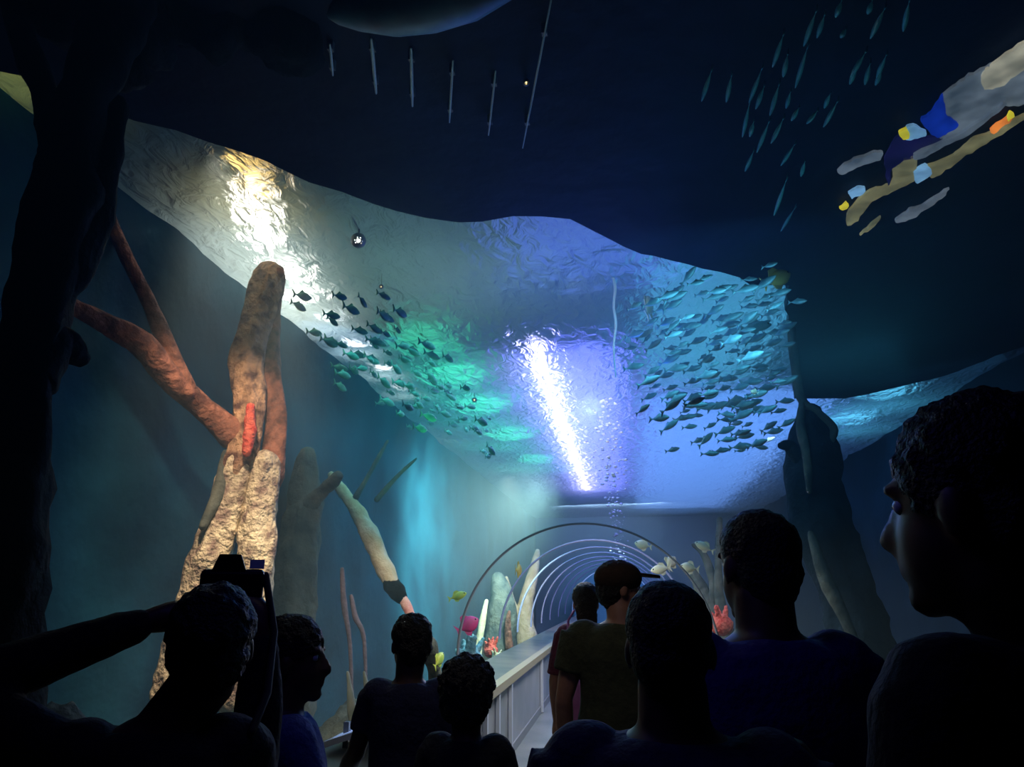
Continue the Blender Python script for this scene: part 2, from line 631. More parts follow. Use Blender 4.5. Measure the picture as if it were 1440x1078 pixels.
# dark near tree on the far left with crown against the deck
o0 = Vector((-2.95, 2.2, ZB))
t = empty('mangrove_tree', o0)
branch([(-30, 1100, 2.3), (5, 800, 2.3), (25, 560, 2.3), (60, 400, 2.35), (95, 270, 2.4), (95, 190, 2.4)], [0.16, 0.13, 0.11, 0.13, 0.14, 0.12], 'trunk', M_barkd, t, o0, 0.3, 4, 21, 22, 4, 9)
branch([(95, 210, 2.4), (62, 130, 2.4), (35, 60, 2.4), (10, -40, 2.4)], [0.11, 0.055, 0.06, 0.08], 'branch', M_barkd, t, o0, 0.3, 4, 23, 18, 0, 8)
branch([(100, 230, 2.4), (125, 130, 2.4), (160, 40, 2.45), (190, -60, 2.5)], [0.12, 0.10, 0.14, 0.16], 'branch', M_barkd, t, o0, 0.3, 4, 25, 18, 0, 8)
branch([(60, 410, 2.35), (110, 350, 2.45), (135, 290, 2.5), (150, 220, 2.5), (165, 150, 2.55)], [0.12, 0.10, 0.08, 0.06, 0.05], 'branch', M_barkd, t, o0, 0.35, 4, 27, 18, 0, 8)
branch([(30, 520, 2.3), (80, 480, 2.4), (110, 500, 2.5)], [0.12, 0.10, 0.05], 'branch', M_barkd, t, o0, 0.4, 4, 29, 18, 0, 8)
cr = MB()
random.seed(3)
for (x, y, Y, r) in ((205, 60, 2.7, .13), (260, 25, 2.8, .16), (330, 20, 2.9, .17), (405, 50, 3.0, .20), (440, 30, 3.05, .18), (180, 100, 2.6, .09), (300, 60, 2.85, .10), (100, 30, 2.5, .15), (150, -30, 2.5, .2), (380, -10, 3, .2)):
    p = ony(x, y, Y) - o0
    cr.ell(p, (r * 1.15, r * 1.15, r * 0.9), 18, 12)
cr.voxel('crown', M_barkd, t, 0.035, 2, 0.05, 7)
tag(t, 'near black forked tree at the far left edge, crown against the dark deck', 'tree')

# dim grey trunk behind the lit tree
o0 = Vector((-3.1, 7.6, ZB))
t = empty('mangrove_tree', o0)
branch([(405, 1000, 7.4), (412, 880, 7.4), (420, 780, 7.45), (428, 700, 7.5), (432, 640, 7.5)], [0.27, 0.24, 0.22, 0.19, 0.10], 'trunk', M_barkg, t, o0, 0.18, 4, 31, 24, 5, 8)
branch([(428, 720, 7.45), (455, 690, 7.4), (475, 670, 7.3)], [0.12, 0.09, 0.06], 'branch', M_barkg, t, o0, 0.4, 4, 33, 16, 0, 6)
tag(t, 'dim grey-brown stump behind the brightly lit tree', 'tree stump')

# pale curved driftwood limb above the standing boy
o0 = ony(626, 1030, 9.0)
o0.z = ZB
t = empty('driftwood', o0)
branch([(466, 668, 8.4), (490, 702, 8.3), (515, 742, 8.2), (536, 786, 8.1), (551, 822, 8.0)], [0.05, 0.075, 0.10, 0.11, 0.09], 'limb', M_pale, t, o0, 0.25, 5, 41, 20, 0, 8)
branch([(551, 822, 8.0), (560, 834, 7.98), (566, 842, 7.95)], [0.10, 0.09, 0.06], 'limb', M_barkd, t, o0, 0.2, 6, 43, 16, 0, 6)
c = branch([(566, 840, 7.95), (575, 858, 7.9), (585, 884, 7.85)], [0.05, 0.055, 0.05], 'limb', M_pinkw, t, o0, 0.2, 6, 44, 16, 0, 6)
c['label'] = 'pink encrusted section of the limb'
branch([(585, 882, 7.85), (602, 905, 8.1), (610, 940, 8.4), (618, 985, 8.8), (626, 1040, 9.0)], [0.06, 0.085, 0.08, 0.10, 0.13], 'limb', M_barkg, t, o0, 0.25, 5, 46, 18, 0, 8)
branch([(500, 700, 8.3), (520, 665, 8.35), (545, 620, 8.45)], [0.04, 0.03, 0.02], 'twig', M_barkg, t, o0, 0.2, 5, 47, 12, 0, 6)
branch([(530, 702, 8.6), (560, 668, 8.6), (585, 645, 8.6)], [0.035, 0.03, 0.015], 'twig', M_barkg, t, o0, 0.2, 5, 48, 12, 0, 6)
tag(t, 'pale curved driftwood limb with a pink tip, above the boy in navy', 'driftwood')

# pale tree trunks beside the tunnel seen through its first panels
o0 = ony(742, 930, 18.0)
o0.z = ZB
t = empty('mangrove_tree', o0)
branch([(748, 960, 18.0), (742, 905, 18.0), (738, 870, 18.0), (742, 835, 18.0), (750, 805, 18.1), (756, 775, 18.2)], [0.32, 0.26, 0.22, 0.17, 0.13, 0.06], 'trunk', M_pale, t, o0, 0.15, 3, 51, 20, 0, 8)
branch([(735, 872, 18.0), (722, 850, 17.9), (716, 830, 17.9), (712, 812, 17.9)], [0.09,0.08,0.07,0.04], 'branch', M_pale, t, o0, 0.15, 3, 53, 14, 0, 6)
tag(t, 'pale yellowish trunk standing outside the tunnel glass, behind the ledge', 'tree')
o0 = ony(690, 930, 14.7)
o0.z = ZB
t = empty('mangrove_tree', o0)
branch([(700, 970, 15.0), (702, 900, 15.0), (706, 850, 15.0), (700, 815, 15.1)], [0.42,0.36,0.28,0.16], 'trunk', M_barkg, t, o0, 0.16, 3, 55, 22, 0, 8)
branch([(668, 960, 14.6), (672, 915, 14.6), (678, 875, 14.6), (684, 845, 14.7)], [0.07, 0.08, 0.07, 0.04], 'root', M_pale, t, o0, 0.15, 3, 57, 14, 0, 6)
branch([(716, 910, 14.6), (714, 880, 14.6), (716, 860, 14.6)], [0.08, 0.07, 0.03], 'root', M_barkr, t, o0, 0.15, 3, 58, 14, 0, 6)
tag(t, 'hazy grey rooted trunk left of the pale yellowish trunk', 'tree')

# dark tree on the right
o0 = ony(1180, 1000, 8.0)
o0.z = ZB
t = empty('mangrove_tree', o0)
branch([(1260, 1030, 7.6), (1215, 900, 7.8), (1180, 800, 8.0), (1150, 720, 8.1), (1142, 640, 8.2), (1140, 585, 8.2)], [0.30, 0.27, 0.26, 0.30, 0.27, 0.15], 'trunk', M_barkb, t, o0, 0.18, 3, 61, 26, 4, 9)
branch([(1152, 640, 8.1), (1172, 605, 8.1), (1150, 580, 8.1), (1126, 558, 8.1), (1116, 490, 8.1), (1110, 430, 8.1), (1104, 382, 8.1)], [0.07, 0.05, 0.045, 0.05, 0.055, 0.05, 0.05], 'branch', M_barkg, t, o0, 0.25, 4, 63, 14, 0, 7)
branch([(1128, 565, 8.1), (1126, 600, 7.95), (1134, 640, 7.8), (1138, 690, 7.75)], [0.04, 0.05, 0.045, 0.03], 'branch', M_barkg, t, o0, 0.25, 4, 65, 14, 0, 7)
branch([(1135, 655, 8.1), (1112, 628, 8.05), (1100, 626, 8.0)], [0.10, 0.08, 0.05], 'branch', M_barkb, t, o0, 0.25, 4, 67, 14, 0, 7)
branch([(1140, 750, 7.75), (1152, 790, 7.6), (1166, 825, 7.5), (1184, 862, 7.4), (1205, 910, 7.3)], [0.03, 0.06, 0.075, 0.06, 0.035], 'root', M_barkg, t, o0, 0.16, 4, 68, 14, 0, 7)
tag(t, 'dark blue-grey tree with thin pale upper stem right of the tunnel', 'tree')

# grey forked roots and a red sponge right of the tunnel, between two visitors
o0 = ony(1005, 930, 11.2)
o0.z = ZB
t = empty('tree_root', o0)
branch([(1035, 960, 11.0), (1022, 890, 11.1), (1000, 855, 11.2), (985, 825, 11.3), (972, 798, 11.4)], [0.140, 0.119, 0.105, 0.098, 0.042], 'root', M_barkg, t, o0, 0.15, 4, 71, 14, 0, 7)
branch([(1000, 855, 11.2), (1003, 820, 11.2), (990, 780, 11.3), (975, 766, 11.3)], [0.084, 0.063, 0.056, 0.028], 'root', M_barkg, t, o0, 0.15, 4, 73, 14, 0, 7)
branch([(1022, 890, 11.1), (1012, 840, 11.1), (1010, 790, 11.1), (1012, 730, 11.2)], [0.084, 0.070, 0.056, 0.042], 'root', M_barkg, t, o0, 0.15, 4, 75, 14, 0, 7)
tag(t, 'grey forked tree root beside the ring, between two visitors at right', 'tree root')


def coral(name, px, Y, r, m, label, n=9, seed=1):
    random.seed(seed)
    c = ony(px[0], px[1], Y)
    o = empty(name, (c.x, c.y, c.z - r))
    b = MB()
    b.ell((0, 0, r * 0.5), (r * 0.8, r * 0.8, r * 0.7), 16, 10)
    for k in range(n):
        a = 2 * PI * k / n + random.random()
        h = r * random.uniform(0.9, 1.9)
        e = Vector((math.cos(a) * r * random.uniform(0.3, 1.0), math.sin(a) * r * random.uniform(0.3, 1.0), h))
        b.tube([(0, 0, r * 0.3), e * 0.6, e], [r * 0.3, r * 0.22, r * 0.13], 10)
    q = b.voxel(name, m, None, r * 0.08, 2, r * 0.06, 20 / r * 0.3)
    bpy.data.objects.remove(o)
    q.location = (c.x, c.y, c.z - r)
    tag(q, label, 'coral')
    return q


M_tealc = mat('teal_coral_skin', (110, 160, 166), 0.8, rgb2=(150, 186, 184), scale=9, bump=0.6)
M_maroon = mat('maroon_coral_skin', (96, 62, 66), 0.8, rgb2=(150, 120, 110), scale=9, bump=0.6)
coral('coral', (690, 908), 13.6, 0.17, M_redc, 'small red coral just behind the ledge near the tunnel ring', 9, 2)
coral('coral', (699, 919), 13.4, 0.13, M_pale, 'small cream coral beside the red coral behind the ledge', 7, 3)
coral('coral', (684, 938), 13.0, 0.24, M_maroon, 'maroon coral lump below the red coral behind the ledge', 8, 4)
coral('coral', (660, 915), 12.4, 0.28, M_tealc, 'pale teal branching coral left of the red coral', 11, 5)
coral('coral', (1014, 868), 10.6, 0.2, M_redc, 'red coral on the root between two visitors at right', 9, 6)
# rocks under the corals
M_rock = mat('tank_rock', (46, 60, 60), 0.9, rgb2=(80, 90, 84), scale=4, bump=0.9, bscale=9)


def rock(px, Y, r, label, z0=ZB, seed=0):
    c = ony(px[0], px[1], Y)
    top = c.z
    b = MB()
    hz = (top - z0) / 2 + 0.1
    b.ell((0, 0, 0), (r, r * 0.9, hz), 36, 28)
    vs = []
    for v in b.v:
        p = Vector(v)
        k = 1 + 0.28 * noise.fractal(p * 2.2 + Vector((seed, 0, seed)), 1, 2, 5)
        vs.append(p * k)
    b.v = vs
    o = b.build('rock', M_rock)
    o.location = (c.x, c.y, z0 + hz - 0.1)
    tag(o, label, 'rock')


rock((674, 950), 12.9, 0.6, 'mottled grey rock under the red and teal corals', seed=1)
rock((500, 1000), 6.6, 0.45, 'dark teal rock low in the tank behind the information panel', seed=2)
rock((1030, 905), 10.4, 0.5, 'dark rock under the red coral at right', seed=4)
rock((90, 1030), 3.6, 0.4, 'dark rock low in the tank at the far left', seed=5)

M_whip = mat('dusty_pink_skin', (120, 104, 112), 0.8, rgb2=(96, 90, 100), scale=12.0, bump=0.4)
# thin pinkish coral stems left of the driftwood
for k, (pts, lab) in enumerate((([(492, 905, 7.2), (484, 850, 7.2), (481, 800, 7.2)], 'thin pink knobbly sea whip left of the driftwood'),
                                ([(512, 900, 7.5), (500, 868, 7.5), (494, 838, 7.5)], 'shorter pink sea whip leaning beside the taller one'))):
    o0 = ony(*pts[0])
    o0.z = ZB
    P = [(pts[0][0] + 3, 1000, pts[0][2])] + pts
    q = branch(P, [0.02, 0.02, 0.032, 0.02], 'sea_whip', M_whip, None, o0, 0.2, 9, 80 + k, 14, 0, 10)
    q.location = o0
    tag(q, lab, 'coral')
# pale sea grass blades low at the left
M_grass = mat('pale_seaweed', (92, 112, 110), 0.8, rgb2=(120, 130, 130), scale=8)
for k, (x0, x1, lab) in enumerate(((497, 489, 'pale upright seaweed frond behind the information panel'), (524, 512, 'second pale seaweed frond, nearer the boy in navy'))):
    o0 = ony(x0, 1030, 5.6)
    o0.z = ZB
    q = branch([(x0, 1080, 5.6), (x0, 1020, 5.6), ((x0 + x1) / 2, 980, 5.6), (x1, 945, 5.6)], [0.02, 0.035, 0.03, 0.01], 'seaweed', M_grass, None, o0, 0.4, 6, 90 + k, 12, 0, 8)
    q.location = o0
    tag(q, lab, 'seaweed')

# ------------------------------------------------------------------ fish


def fish_mesh(L, H, W, m, name, fins=True, slim=False):
    """one small fish, nose to +X, origin in the middle"""
    b = MB()
    prof = [(-0.36, 0.10, 0.06), (-0.28, 0.2, 0.2), (-0.15, 0.62, 0.6), (0.0, 0.92, 0.95), (0.15, 1.0, 1.0), (0.28, 0.86, 0.9), (0.4, 0.52, 0.6), (0.47, 0.25, 0.3), (0.5, 0.06, 0.08)]
    seg = 12
    vs = []
    for (x, h, w) in prof:
        for j in range(seg):
            a = 2 * PI * j / seg
            vs.append((x * L, math.cos(a) * w * W / 2, math.sin(a) * h * H / 2))
    fs = [tuple(reversed(range(seg)))]
    for i in range(len(prof) - 1):
        for j in range(seg):
            a, c = i * seg + j, i * seg + (j + 1) % seg
            fs.append((a, c, c + seg, a + seg))
    fs.append(tuple(range((len(prof) - 1) * seg, len(prof) * seg)))
    b.add(vs, fs)
    return b


def fin_prism(pts, w):
    return MB().prism([(x, -w / 2, z) for x, z in pts], (0, w, 0))


def fish(name, L, H, W, m, mf, loc, yaw, pitch, label, group=None, anal=True):
    t = empty(name, loc)
    t.rotation_euler = Euler((0, -pitch, yaw), 'XYZ')
    fish_mesh(L, H, W, m, name).build('body', m, t, fix=True)
    fin_prism([(-0.33 * L, 0.05 * H), (-0.33 * L, -0.05 * H), (-0.5 * L, -0.45 * H), (-0.44 * L, 0), (-0.5 * L, 0.45 * H)], W * 0.12).build('tail_fin', mf, t, False, fix=True)
    fin_prism([(0.18 * L, 0.44 * H), (0.05 * L, 0.72 * H), (-0.12 * L, 0.66 * H), (-0.22 * L, 0.2 * H), (0, 0.3 * H)], W * 0.12).build('dorsal_fin', mf, t, False, fix=True)
    if anal: fin_prism([(0.1 * L, -0.44 * H), (-0.02 * L, -0.68 * H), (-0.16 * L, -0.55 * H), (-0.2 * L, -0.2 * H), (0, -0.3 * H)], W * 0.12).build('anal_fin', mf, t, False, fix=True)
    for s in (-1, 1):
        MB().ell((0.38 * L, s * W * 0.27, 0.1 * H), (0.035 * L, 0.02 * L, 0.035 * L), 10, 6).build('eye', M_eye, t)
    tag(t, label, 'fish', group)
    return t


M_eye = mat('fish_eye', (8, 8, 8), 0.2)
M_fy = mat('yellow_fish_skin', (214, 216, 90), 0.45, rgb2=(150, 190, 90), scale=10)
M_fp = mat('pink_fish_skin', (226, 60, 130), 0.5, rgb2=(190, 60, 110), scale=10)
M_fw = mat('cream_fish_skin', (240, 232, 190), 0.45, rgb2=(216, 212, 190), scale=8)
M_fo = mat('ochre_fish_skin', (210, 184, 96), 0.5, rgb2=(180, 160, 90), scale=8)
M_fs = mat('silver_fish_skin', (150, 190, 190), 0.4, rgb2=(96, 150, 156), scale=10, metal=0.2)
M_ft = mat('teal_fish_skin', (90, 190, 180), 0.5, rgb2=(60, 150, 150), scale=14)
M_fd = mat('dark_teal_fish_skin', (46, 110, 112), 0.45, rgb2=(70, 130, 126), scale=10)
M_fg = mat('green_fish_skin', (84, 170, 130), 0.45, rgb2=(40, 110, 86), scale=10)
M_fb = mat('blue_grey_fish_skin', (90, 150, 170), 0.5, rgb2=(50, 90, 116), scale=4)

fish('tropical_fish', 0.25, 0.10, 0.06, M_fy, M_fy, ony(643, 838, 9.2), R(15), R(18), 'small yellow fish swimming left of the tunnel ring')
fish('tropical_fish', 0.36, 0.22, 0.09, M_fp, M_fp, ony(657, 879, 10.4), R(20), R(28), 'vivid pink fish above the teal coral')
fish('tropical_fish', 0.16, 0.19, 0.06, M_fo, M_fo, ony(729, 801, 11.5), R(60), 0, 'round ochre fish at the top of the pale trunk')
fish('tropical_fish', 0.20, 0.11, 0.06, M_fy, M_fy, ony(617, 928, 7.4), R(70), R(40), 'tiny yellow fish by the driftwood foot, right of the boy')
fish('tropical_fish', 0.30, 0.13, 0.08, M_fw, M_fw, ony(930, 800, 10.5), R(185), R(-8), 'cream fish behind the cap brim, lower of a pair')
fish('tropical_fish', 0.22, 0.16, 0.08, M_fw, M_fw, ony(943, 791, 10.6), R(20), R(50), 'cream fish nosing up, upper of the pair beside the ring')
fish('tropical_fish', 0.26, 0.13, 0.08, M_fw, M_fw, ony(905, 766, 10.6), R(170), R(14), 'pale pinkish fish under the top right of the ring')
fish('tropical_fish', 0.26, 0.10, 0.08, M_fw, M_fw, ony(991, 769, 9.0), R(160), R(28), 'white fish outside the ring, left of the man in violet')
fish('tropical_fish', 0.24, 0.12, 0.08, M_fw, M_fw, ony(970, 798, 9.2), R(170), R(10), 'white fish against the upper end of the grey root')
fish('tropical_fish', 0.34, 0.11, 0.07, M_fs, M_fs, ony(1062, 459, 7.0), R(10), R(8), 'pale slender fish right of the main shoal')
fish('tropical_fish', 0.34, 0.15, 0.08, M_fo, M_fo, ony(1092, 392, 6.1), R(25), R(26), 'olive-yellow fish at the top of the thin right stem')
fish('tropical_fish', 0.30, 0.20, 0.07, M_fw, M_fw, ony(912, 432, 6.8), R(70), R(60), 'cream fish diving at the upper left corner of the right shoal')
fish('tropical_fish', 0.07, 0.04, 0.03, M_fw, M_fw, ony(1061, 551, 6.0), R(170), R(20), 'tiny pinkish white fish below the right shoal')
fish('tropical_fish', 1.25, 0.3, 0.34, M_fb, M_fb, onz(655, -26, 3.95), R(172), R(0), 'large blue-grey fish overhead at the top edge', None, False)

# slim shoal fish, one mesh shared by all copies


def shoal_mesh(L, H, W, m, name):
    b = fish_mesh(L, H, W, m, name)
    t = fin_prism([(-0.33 * L, 0.05 * H), (-0.33 * L, -0.05 * H), (-0.5 * L, -0.5 * H), (-0.45 * L, 0), (-0.5 * L, 0.5 * H)], W * 0.15)
    b.add(t.v, t.f)
    d = fin_prism([(0.15 * L, 0.4 * H), (0.02 * L, 0.7 * H), (-0.2 * L, 0.2 * H)], W * 0.15)
    b.add(d.v, d.f)
    return b.build(name, m, None, True, fix=True)


def place(o, first, loc, dirv, sc):
    q = o if first else o.copy()
    if not first: COL.objects.link(q)
    q.location = loc
    x = Vector(dirv).normalized()
    q.rotation_euler = x.to_track_quat('X', 'Z').to_euler()
    q.scale = (sc, sc, sc)
    return q


def inside(x, y, poly):
    r = False
    for i in range(len(poly)):
        (x1, y1), (x2, y2) = poly[i], poly[i - 1]
        if (y1 > y) != (y2 > y) and x < (x2 - x1) * (y - y1) / (y2 - y1) + x1: r = not r
    return r


def shoal(name, proto, poly, n, yr, dirv, jit, label, group, seed, zmax=4.3, sc=(0.7, 1.2)):
    random.seed(seed)
    xs = [p[0] for p in poly]
    ys = [p[1] for p in poly]
    k = 0
    got = []
    tries = 0
    while k < n and tries < 9000:
        tries += 1
        x, y = random.uniform(min(xs), max(xs)), random.uniform(min(ys), max(ys))
        if not inside(x, y, poly): continue
        x, y = random.gauss(x, 13), random.gauss(y, 13)
        d = ray(x, y)
        ym = (zmax - 1.6) / d.z * d.y if d.z > 0 else 99
        Y = min(random.uniform(*yr), ym - random.uniform(0, 0.6))
        p = ony(x, y, Y)
        if any((p - g).length < 0.16 for g in got): continue
        got.append(p)
        dv = Vector(dirv) + Vector([random.gauss(0, jit) for _ in range(3)])
        o = place(proto, k == 0, p, dv, random.uniform(*sc))
        tag(o, label, 'fish', group)
        k += 1


pr1 = shoal_mesh(0.26, 0.075, 0.045, M_fs, 'shoal_fish')
shoal('shoal_fish', pr1, [(905, 420), (985, 395), (1095, 385), (1105, 430), (1100, 600), (1030, 640), (930, 600), (890, 500)], 190, (5.5, 9.5), (0.8, -0.55, 0.12), 0.16,
      'small silvery teal fish in the dense shoal right of the light streak', 'silvery shoal right of the light streak', 11, sc=(0.55, 1.0))
pr2 = shoal_mesh(0.26, 0.08, 0.05, M_fg, 'shoal_fish')
shoal('shoal_fish', pr2, [(430, 400), (520, 430), (640, 520), (690, 580), (740, 670), (700, 650), (600, 600), (520, 560), (440, 470)], 90, (7, 12), (0.25, 0.95, 0.02), 0.12,
      'small green fish in the shoal under the green lit water', 'green shoal under the green lit water', 12)
pr3 = shoal_mesh(0.34, 0.026, 0.024, M_ft, 'needle_fish')
random.seed(5)
streaks = [((1001, 98), (988, 138)), ((1029, 105), (1022, 140)), ((1102, 48), (1088, 90)), ((1072, 95), (1055, 140)), ((1148, 15), (1132, 60)), ((1136, 65), (1120, 118)), ((1108, 75), (1102, 105)),
           ((1096, 118), (1084, 158)), ((1054, 145), (1045, 188)), ((1082, 170), (1066, 210)), ((1060, 212), (1049, 238)), ((1102, 166), (1086, 198)), ((1124, 150), (1114, 168)), ((1184, 0), (1176, 22)),
           ((1227, 0), (1221, 18)), ((1279, 0), (1271, 40)), ((1245, 10), (1226, 50)), ((1218, 72), (1198, 105)), ((1224, 88), (1217, 116)), ((1247, 76), (1234, 106)), ((1190, 40), (1183, 52)),
           ((1178, 142), (1160, 175)), ((1168, 130), (1160, 150)), ((1150, 155), (1136, 172)), ((1118, 202), (1100, 230)), ((1132, 226), (1127, 246)), ((1106, 252), (1090, 298)), ((1118, 292), (1100, 322)),
           ((1060, 170), (1055, 190)), ((1075, 120), (1064, 150)), ((1112, 128), (1106, 150)), ((1160, 20), (1150, 50)), ((1205, 92), (1196, 116)), ((1240, 100), (1232, 118))]
for k, (a, c) in enumerate(streaks):
    z = random.uniform(3.9, 4.2)
    p, q = onz(a[0], a[1], z), onz(c[0], c[1], z)
    L = (q - p).length
    o = place(pr3, k == 0, (p + q) / 2, q - p, L / 0.34)
    o.scale = (1.25 * L / 0.34, 1.0, 1.0)
    tag(o, 'slender teal fish in the loose overhead shoal at upper right', 'fish', 'slender overhead shoal at upper right')

# bubbles rising right of the light streak
M_bub = mat('bubble_skin', (235, 240, 255), 0.05, spec=1.0)
random.seed(21)
b = MB()
for k in range(260):
    y = random.uniform(560, 790)
    u = (y - 560) / 230
    x = random.gauss(850 + 23 * u, 5 + 6 * max(0, 1 - abs(y - 640) / 120))
    Y = 9.8 + 19 * u * u + random.uniform(0, 0.5)
    p = ony(x, y, Y)
    r = random.choice((0.007, 0.009, 0.012, 0.016, 0.02)) * (1.25 if y < 690 else 0.9) * Y / 9.8
    b.ell(p, (r * 1.2, r * 1.2, r * 0.8), 8, 6)
tag(b.build('bubble_stream', M_bub), 'stream of white bubbles rising right of the light streak', 'bubbles', kind='stuff')

M_white_cord = mat('pale_cord', (235, 238, 245), 0.5)
# thin pale cord hanging right of the streak
o0 = ony(862, 390, 6.6)
q = branch([(858, 380, 6.6), (865, 402, 6.6), (863, 430, 6.6), (866, 455, 6.6), (863, 490, 6.6), (866, 530, 6.6)], [0.012, 0.016, 0.012, 0.014, 0.011, 0.006], 'hanging_cord', M_white_cord, None, o0, 0, 1, 0, 8, 0, 6)
q.location = o0
tag(q, 'thin pale cord hanging under the surface right of the light streak', 'cord')

# reflections of long lights in the acrylic, modelled as pale strips under the deck
M_strip = mat('pale_reflection', (170, 190, 196), 0.4)
for k, (a, c, w, lab) in enumerate((((464, 62), (468, 106), .016, 'short faint pale reflection strip under the dark deck, leftmost of the row'),
                                    ((522, 55), (529, 131), .022, 'bright pale reflection strip under the deck, second from the left'),
                                    ((578, 68), (580, 149), .020, 'pale reflection strip under the deck with greenish lower end, third from the left'),
                                    ((637, 85), (632, 172), .015, 'thin bluish reflection strip under the deck, fourth from the left'),
                                    ((697, 100), (687, 190), .014, 'very faint reflection strip under the deck, fifth from the left'),
                                    ((776, -5), (735, 208), .014, 'longest thin reflection strip under the deck, reaching the top edge'))):
    z = ZD - 0.06
    p, q = onz(a[0], a[1], z), onz(c[0], c[1], z)
    t = empty('reflection_strip', (p + q) / 2)
    d = (q - p) / 2
    MB().tube([-d, -d * 0.3, d * 0.3, d], [w * 0.35, w * 0.5, w * 0.5, w * 0.3], 10).build('strip', M_strip, t)
    for s in (-0.6, 0.6):
        MB().box(d * s + Vector((0, 0, 0.035)), (0.03, 0.03, 0.07)).build('bracket', M_ring, t, False)  # added mounts for the reflection strips
    tag(t, lab, 'reflection strip', 'reflection strips under the deck')

# refracted view of a lit room, modelled as glowing flat patches under the deck
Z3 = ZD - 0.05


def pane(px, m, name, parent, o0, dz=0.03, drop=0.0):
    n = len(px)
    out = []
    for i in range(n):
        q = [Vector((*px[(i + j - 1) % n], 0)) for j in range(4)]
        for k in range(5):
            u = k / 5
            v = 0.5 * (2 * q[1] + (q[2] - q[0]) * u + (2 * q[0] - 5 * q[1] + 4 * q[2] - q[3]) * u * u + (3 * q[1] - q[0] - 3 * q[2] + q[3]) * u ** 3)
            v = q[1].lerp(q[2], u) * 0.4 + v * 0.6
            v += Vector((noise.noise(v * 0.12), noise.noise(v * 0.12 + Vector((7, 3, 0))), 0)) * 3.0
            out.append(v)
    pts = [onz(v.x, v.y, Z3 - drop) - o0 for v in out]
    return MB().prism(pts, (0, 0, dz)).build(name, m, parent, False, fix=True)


E_grey = emat('refraction_grey', (128, 146, 160), 0.30, 0.6)  # refracted light colours, given off by the patches themselves
E_white = emat('refraction_white', (190, 190, 168), 0.42, 0.6)
E_olive = emat('refraction_olive', (150, 150, 108), 0.36, 0.6)
E_blue = emat('refraction_blue', (20, 60, 190), 0.35, 0.6)
E_indigo = emat('refraction_indigo', (28, 24, 84), 0.3, 0.6)
E_yel = emat('refraction_yellow', (235, 225, 60), 0.6, 0.6)
E_org = emat('refraction_orange', (240, 140, 60), 0.6, 0.6)
E_lb = emat('refraction_pale_blue', (130, 190, 235), 0.5, 0.6)
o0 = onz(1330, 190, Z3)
t = empty('refracted_light', o0)
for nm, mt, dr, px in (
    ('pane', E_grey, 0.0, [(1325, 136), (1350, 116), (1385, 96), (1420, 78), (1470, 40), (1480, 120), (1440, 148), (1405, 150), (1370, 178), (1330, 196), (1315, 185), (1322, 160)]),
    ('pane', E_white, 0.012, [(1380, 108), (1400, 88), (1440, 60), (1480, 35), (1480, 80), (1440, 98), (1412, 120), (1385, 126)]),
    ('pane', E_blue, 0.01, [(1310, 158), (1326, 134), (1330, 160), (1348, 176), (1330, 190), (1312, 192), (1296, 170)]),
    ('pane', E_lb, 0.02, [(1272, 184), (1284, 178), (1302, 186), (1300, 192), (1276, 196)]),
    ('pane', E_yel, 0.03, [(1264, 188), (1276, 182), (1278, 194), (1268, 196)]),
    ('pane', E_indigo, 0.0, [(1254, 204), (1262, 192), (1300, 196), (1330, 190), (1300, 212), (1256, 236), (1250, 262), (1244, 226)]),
    ('glow_bar', E_grey, 0.02, [(1284, 218), (1320, 202), (1360, 184), (1412, 146), (1414, 150), (1362, 190), (1322, 210), (1288, 226)]),
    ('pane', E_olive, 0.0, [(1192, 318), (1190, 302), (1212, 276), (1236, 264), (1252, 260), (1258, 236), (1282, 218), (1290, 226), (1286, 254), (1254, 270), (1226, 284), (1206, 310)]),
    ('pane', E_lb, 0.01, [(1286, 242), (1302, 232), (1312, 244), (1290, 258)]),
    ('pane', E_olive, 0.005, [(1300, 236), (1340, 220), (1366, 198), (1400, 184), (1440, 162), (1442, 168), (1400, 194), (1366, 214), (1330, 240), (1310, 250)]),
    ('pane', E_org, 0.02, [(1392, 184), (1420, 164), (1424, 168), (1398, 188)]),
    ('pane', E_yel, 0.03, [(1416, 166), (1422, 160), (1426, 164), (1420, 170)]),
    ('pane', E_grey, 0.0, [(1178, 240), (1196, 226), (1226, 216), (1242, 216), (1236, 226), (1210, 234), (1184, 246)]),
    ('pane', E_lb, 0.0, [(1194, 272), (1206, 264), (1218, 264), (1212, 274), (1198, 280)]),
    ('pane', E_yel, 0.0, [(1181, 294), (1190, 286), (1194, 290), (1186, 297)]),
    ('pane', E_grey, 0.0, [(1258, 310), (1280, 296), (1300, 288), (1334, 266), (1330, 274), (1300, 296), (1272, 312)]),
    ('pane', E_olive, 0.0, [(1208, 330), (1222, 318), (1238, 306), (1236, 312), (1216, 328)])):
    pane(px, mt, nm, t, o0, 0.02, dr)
tag(t, 'bright slanting patch of refracted light under the dark deck at upper right', 'refracted light')

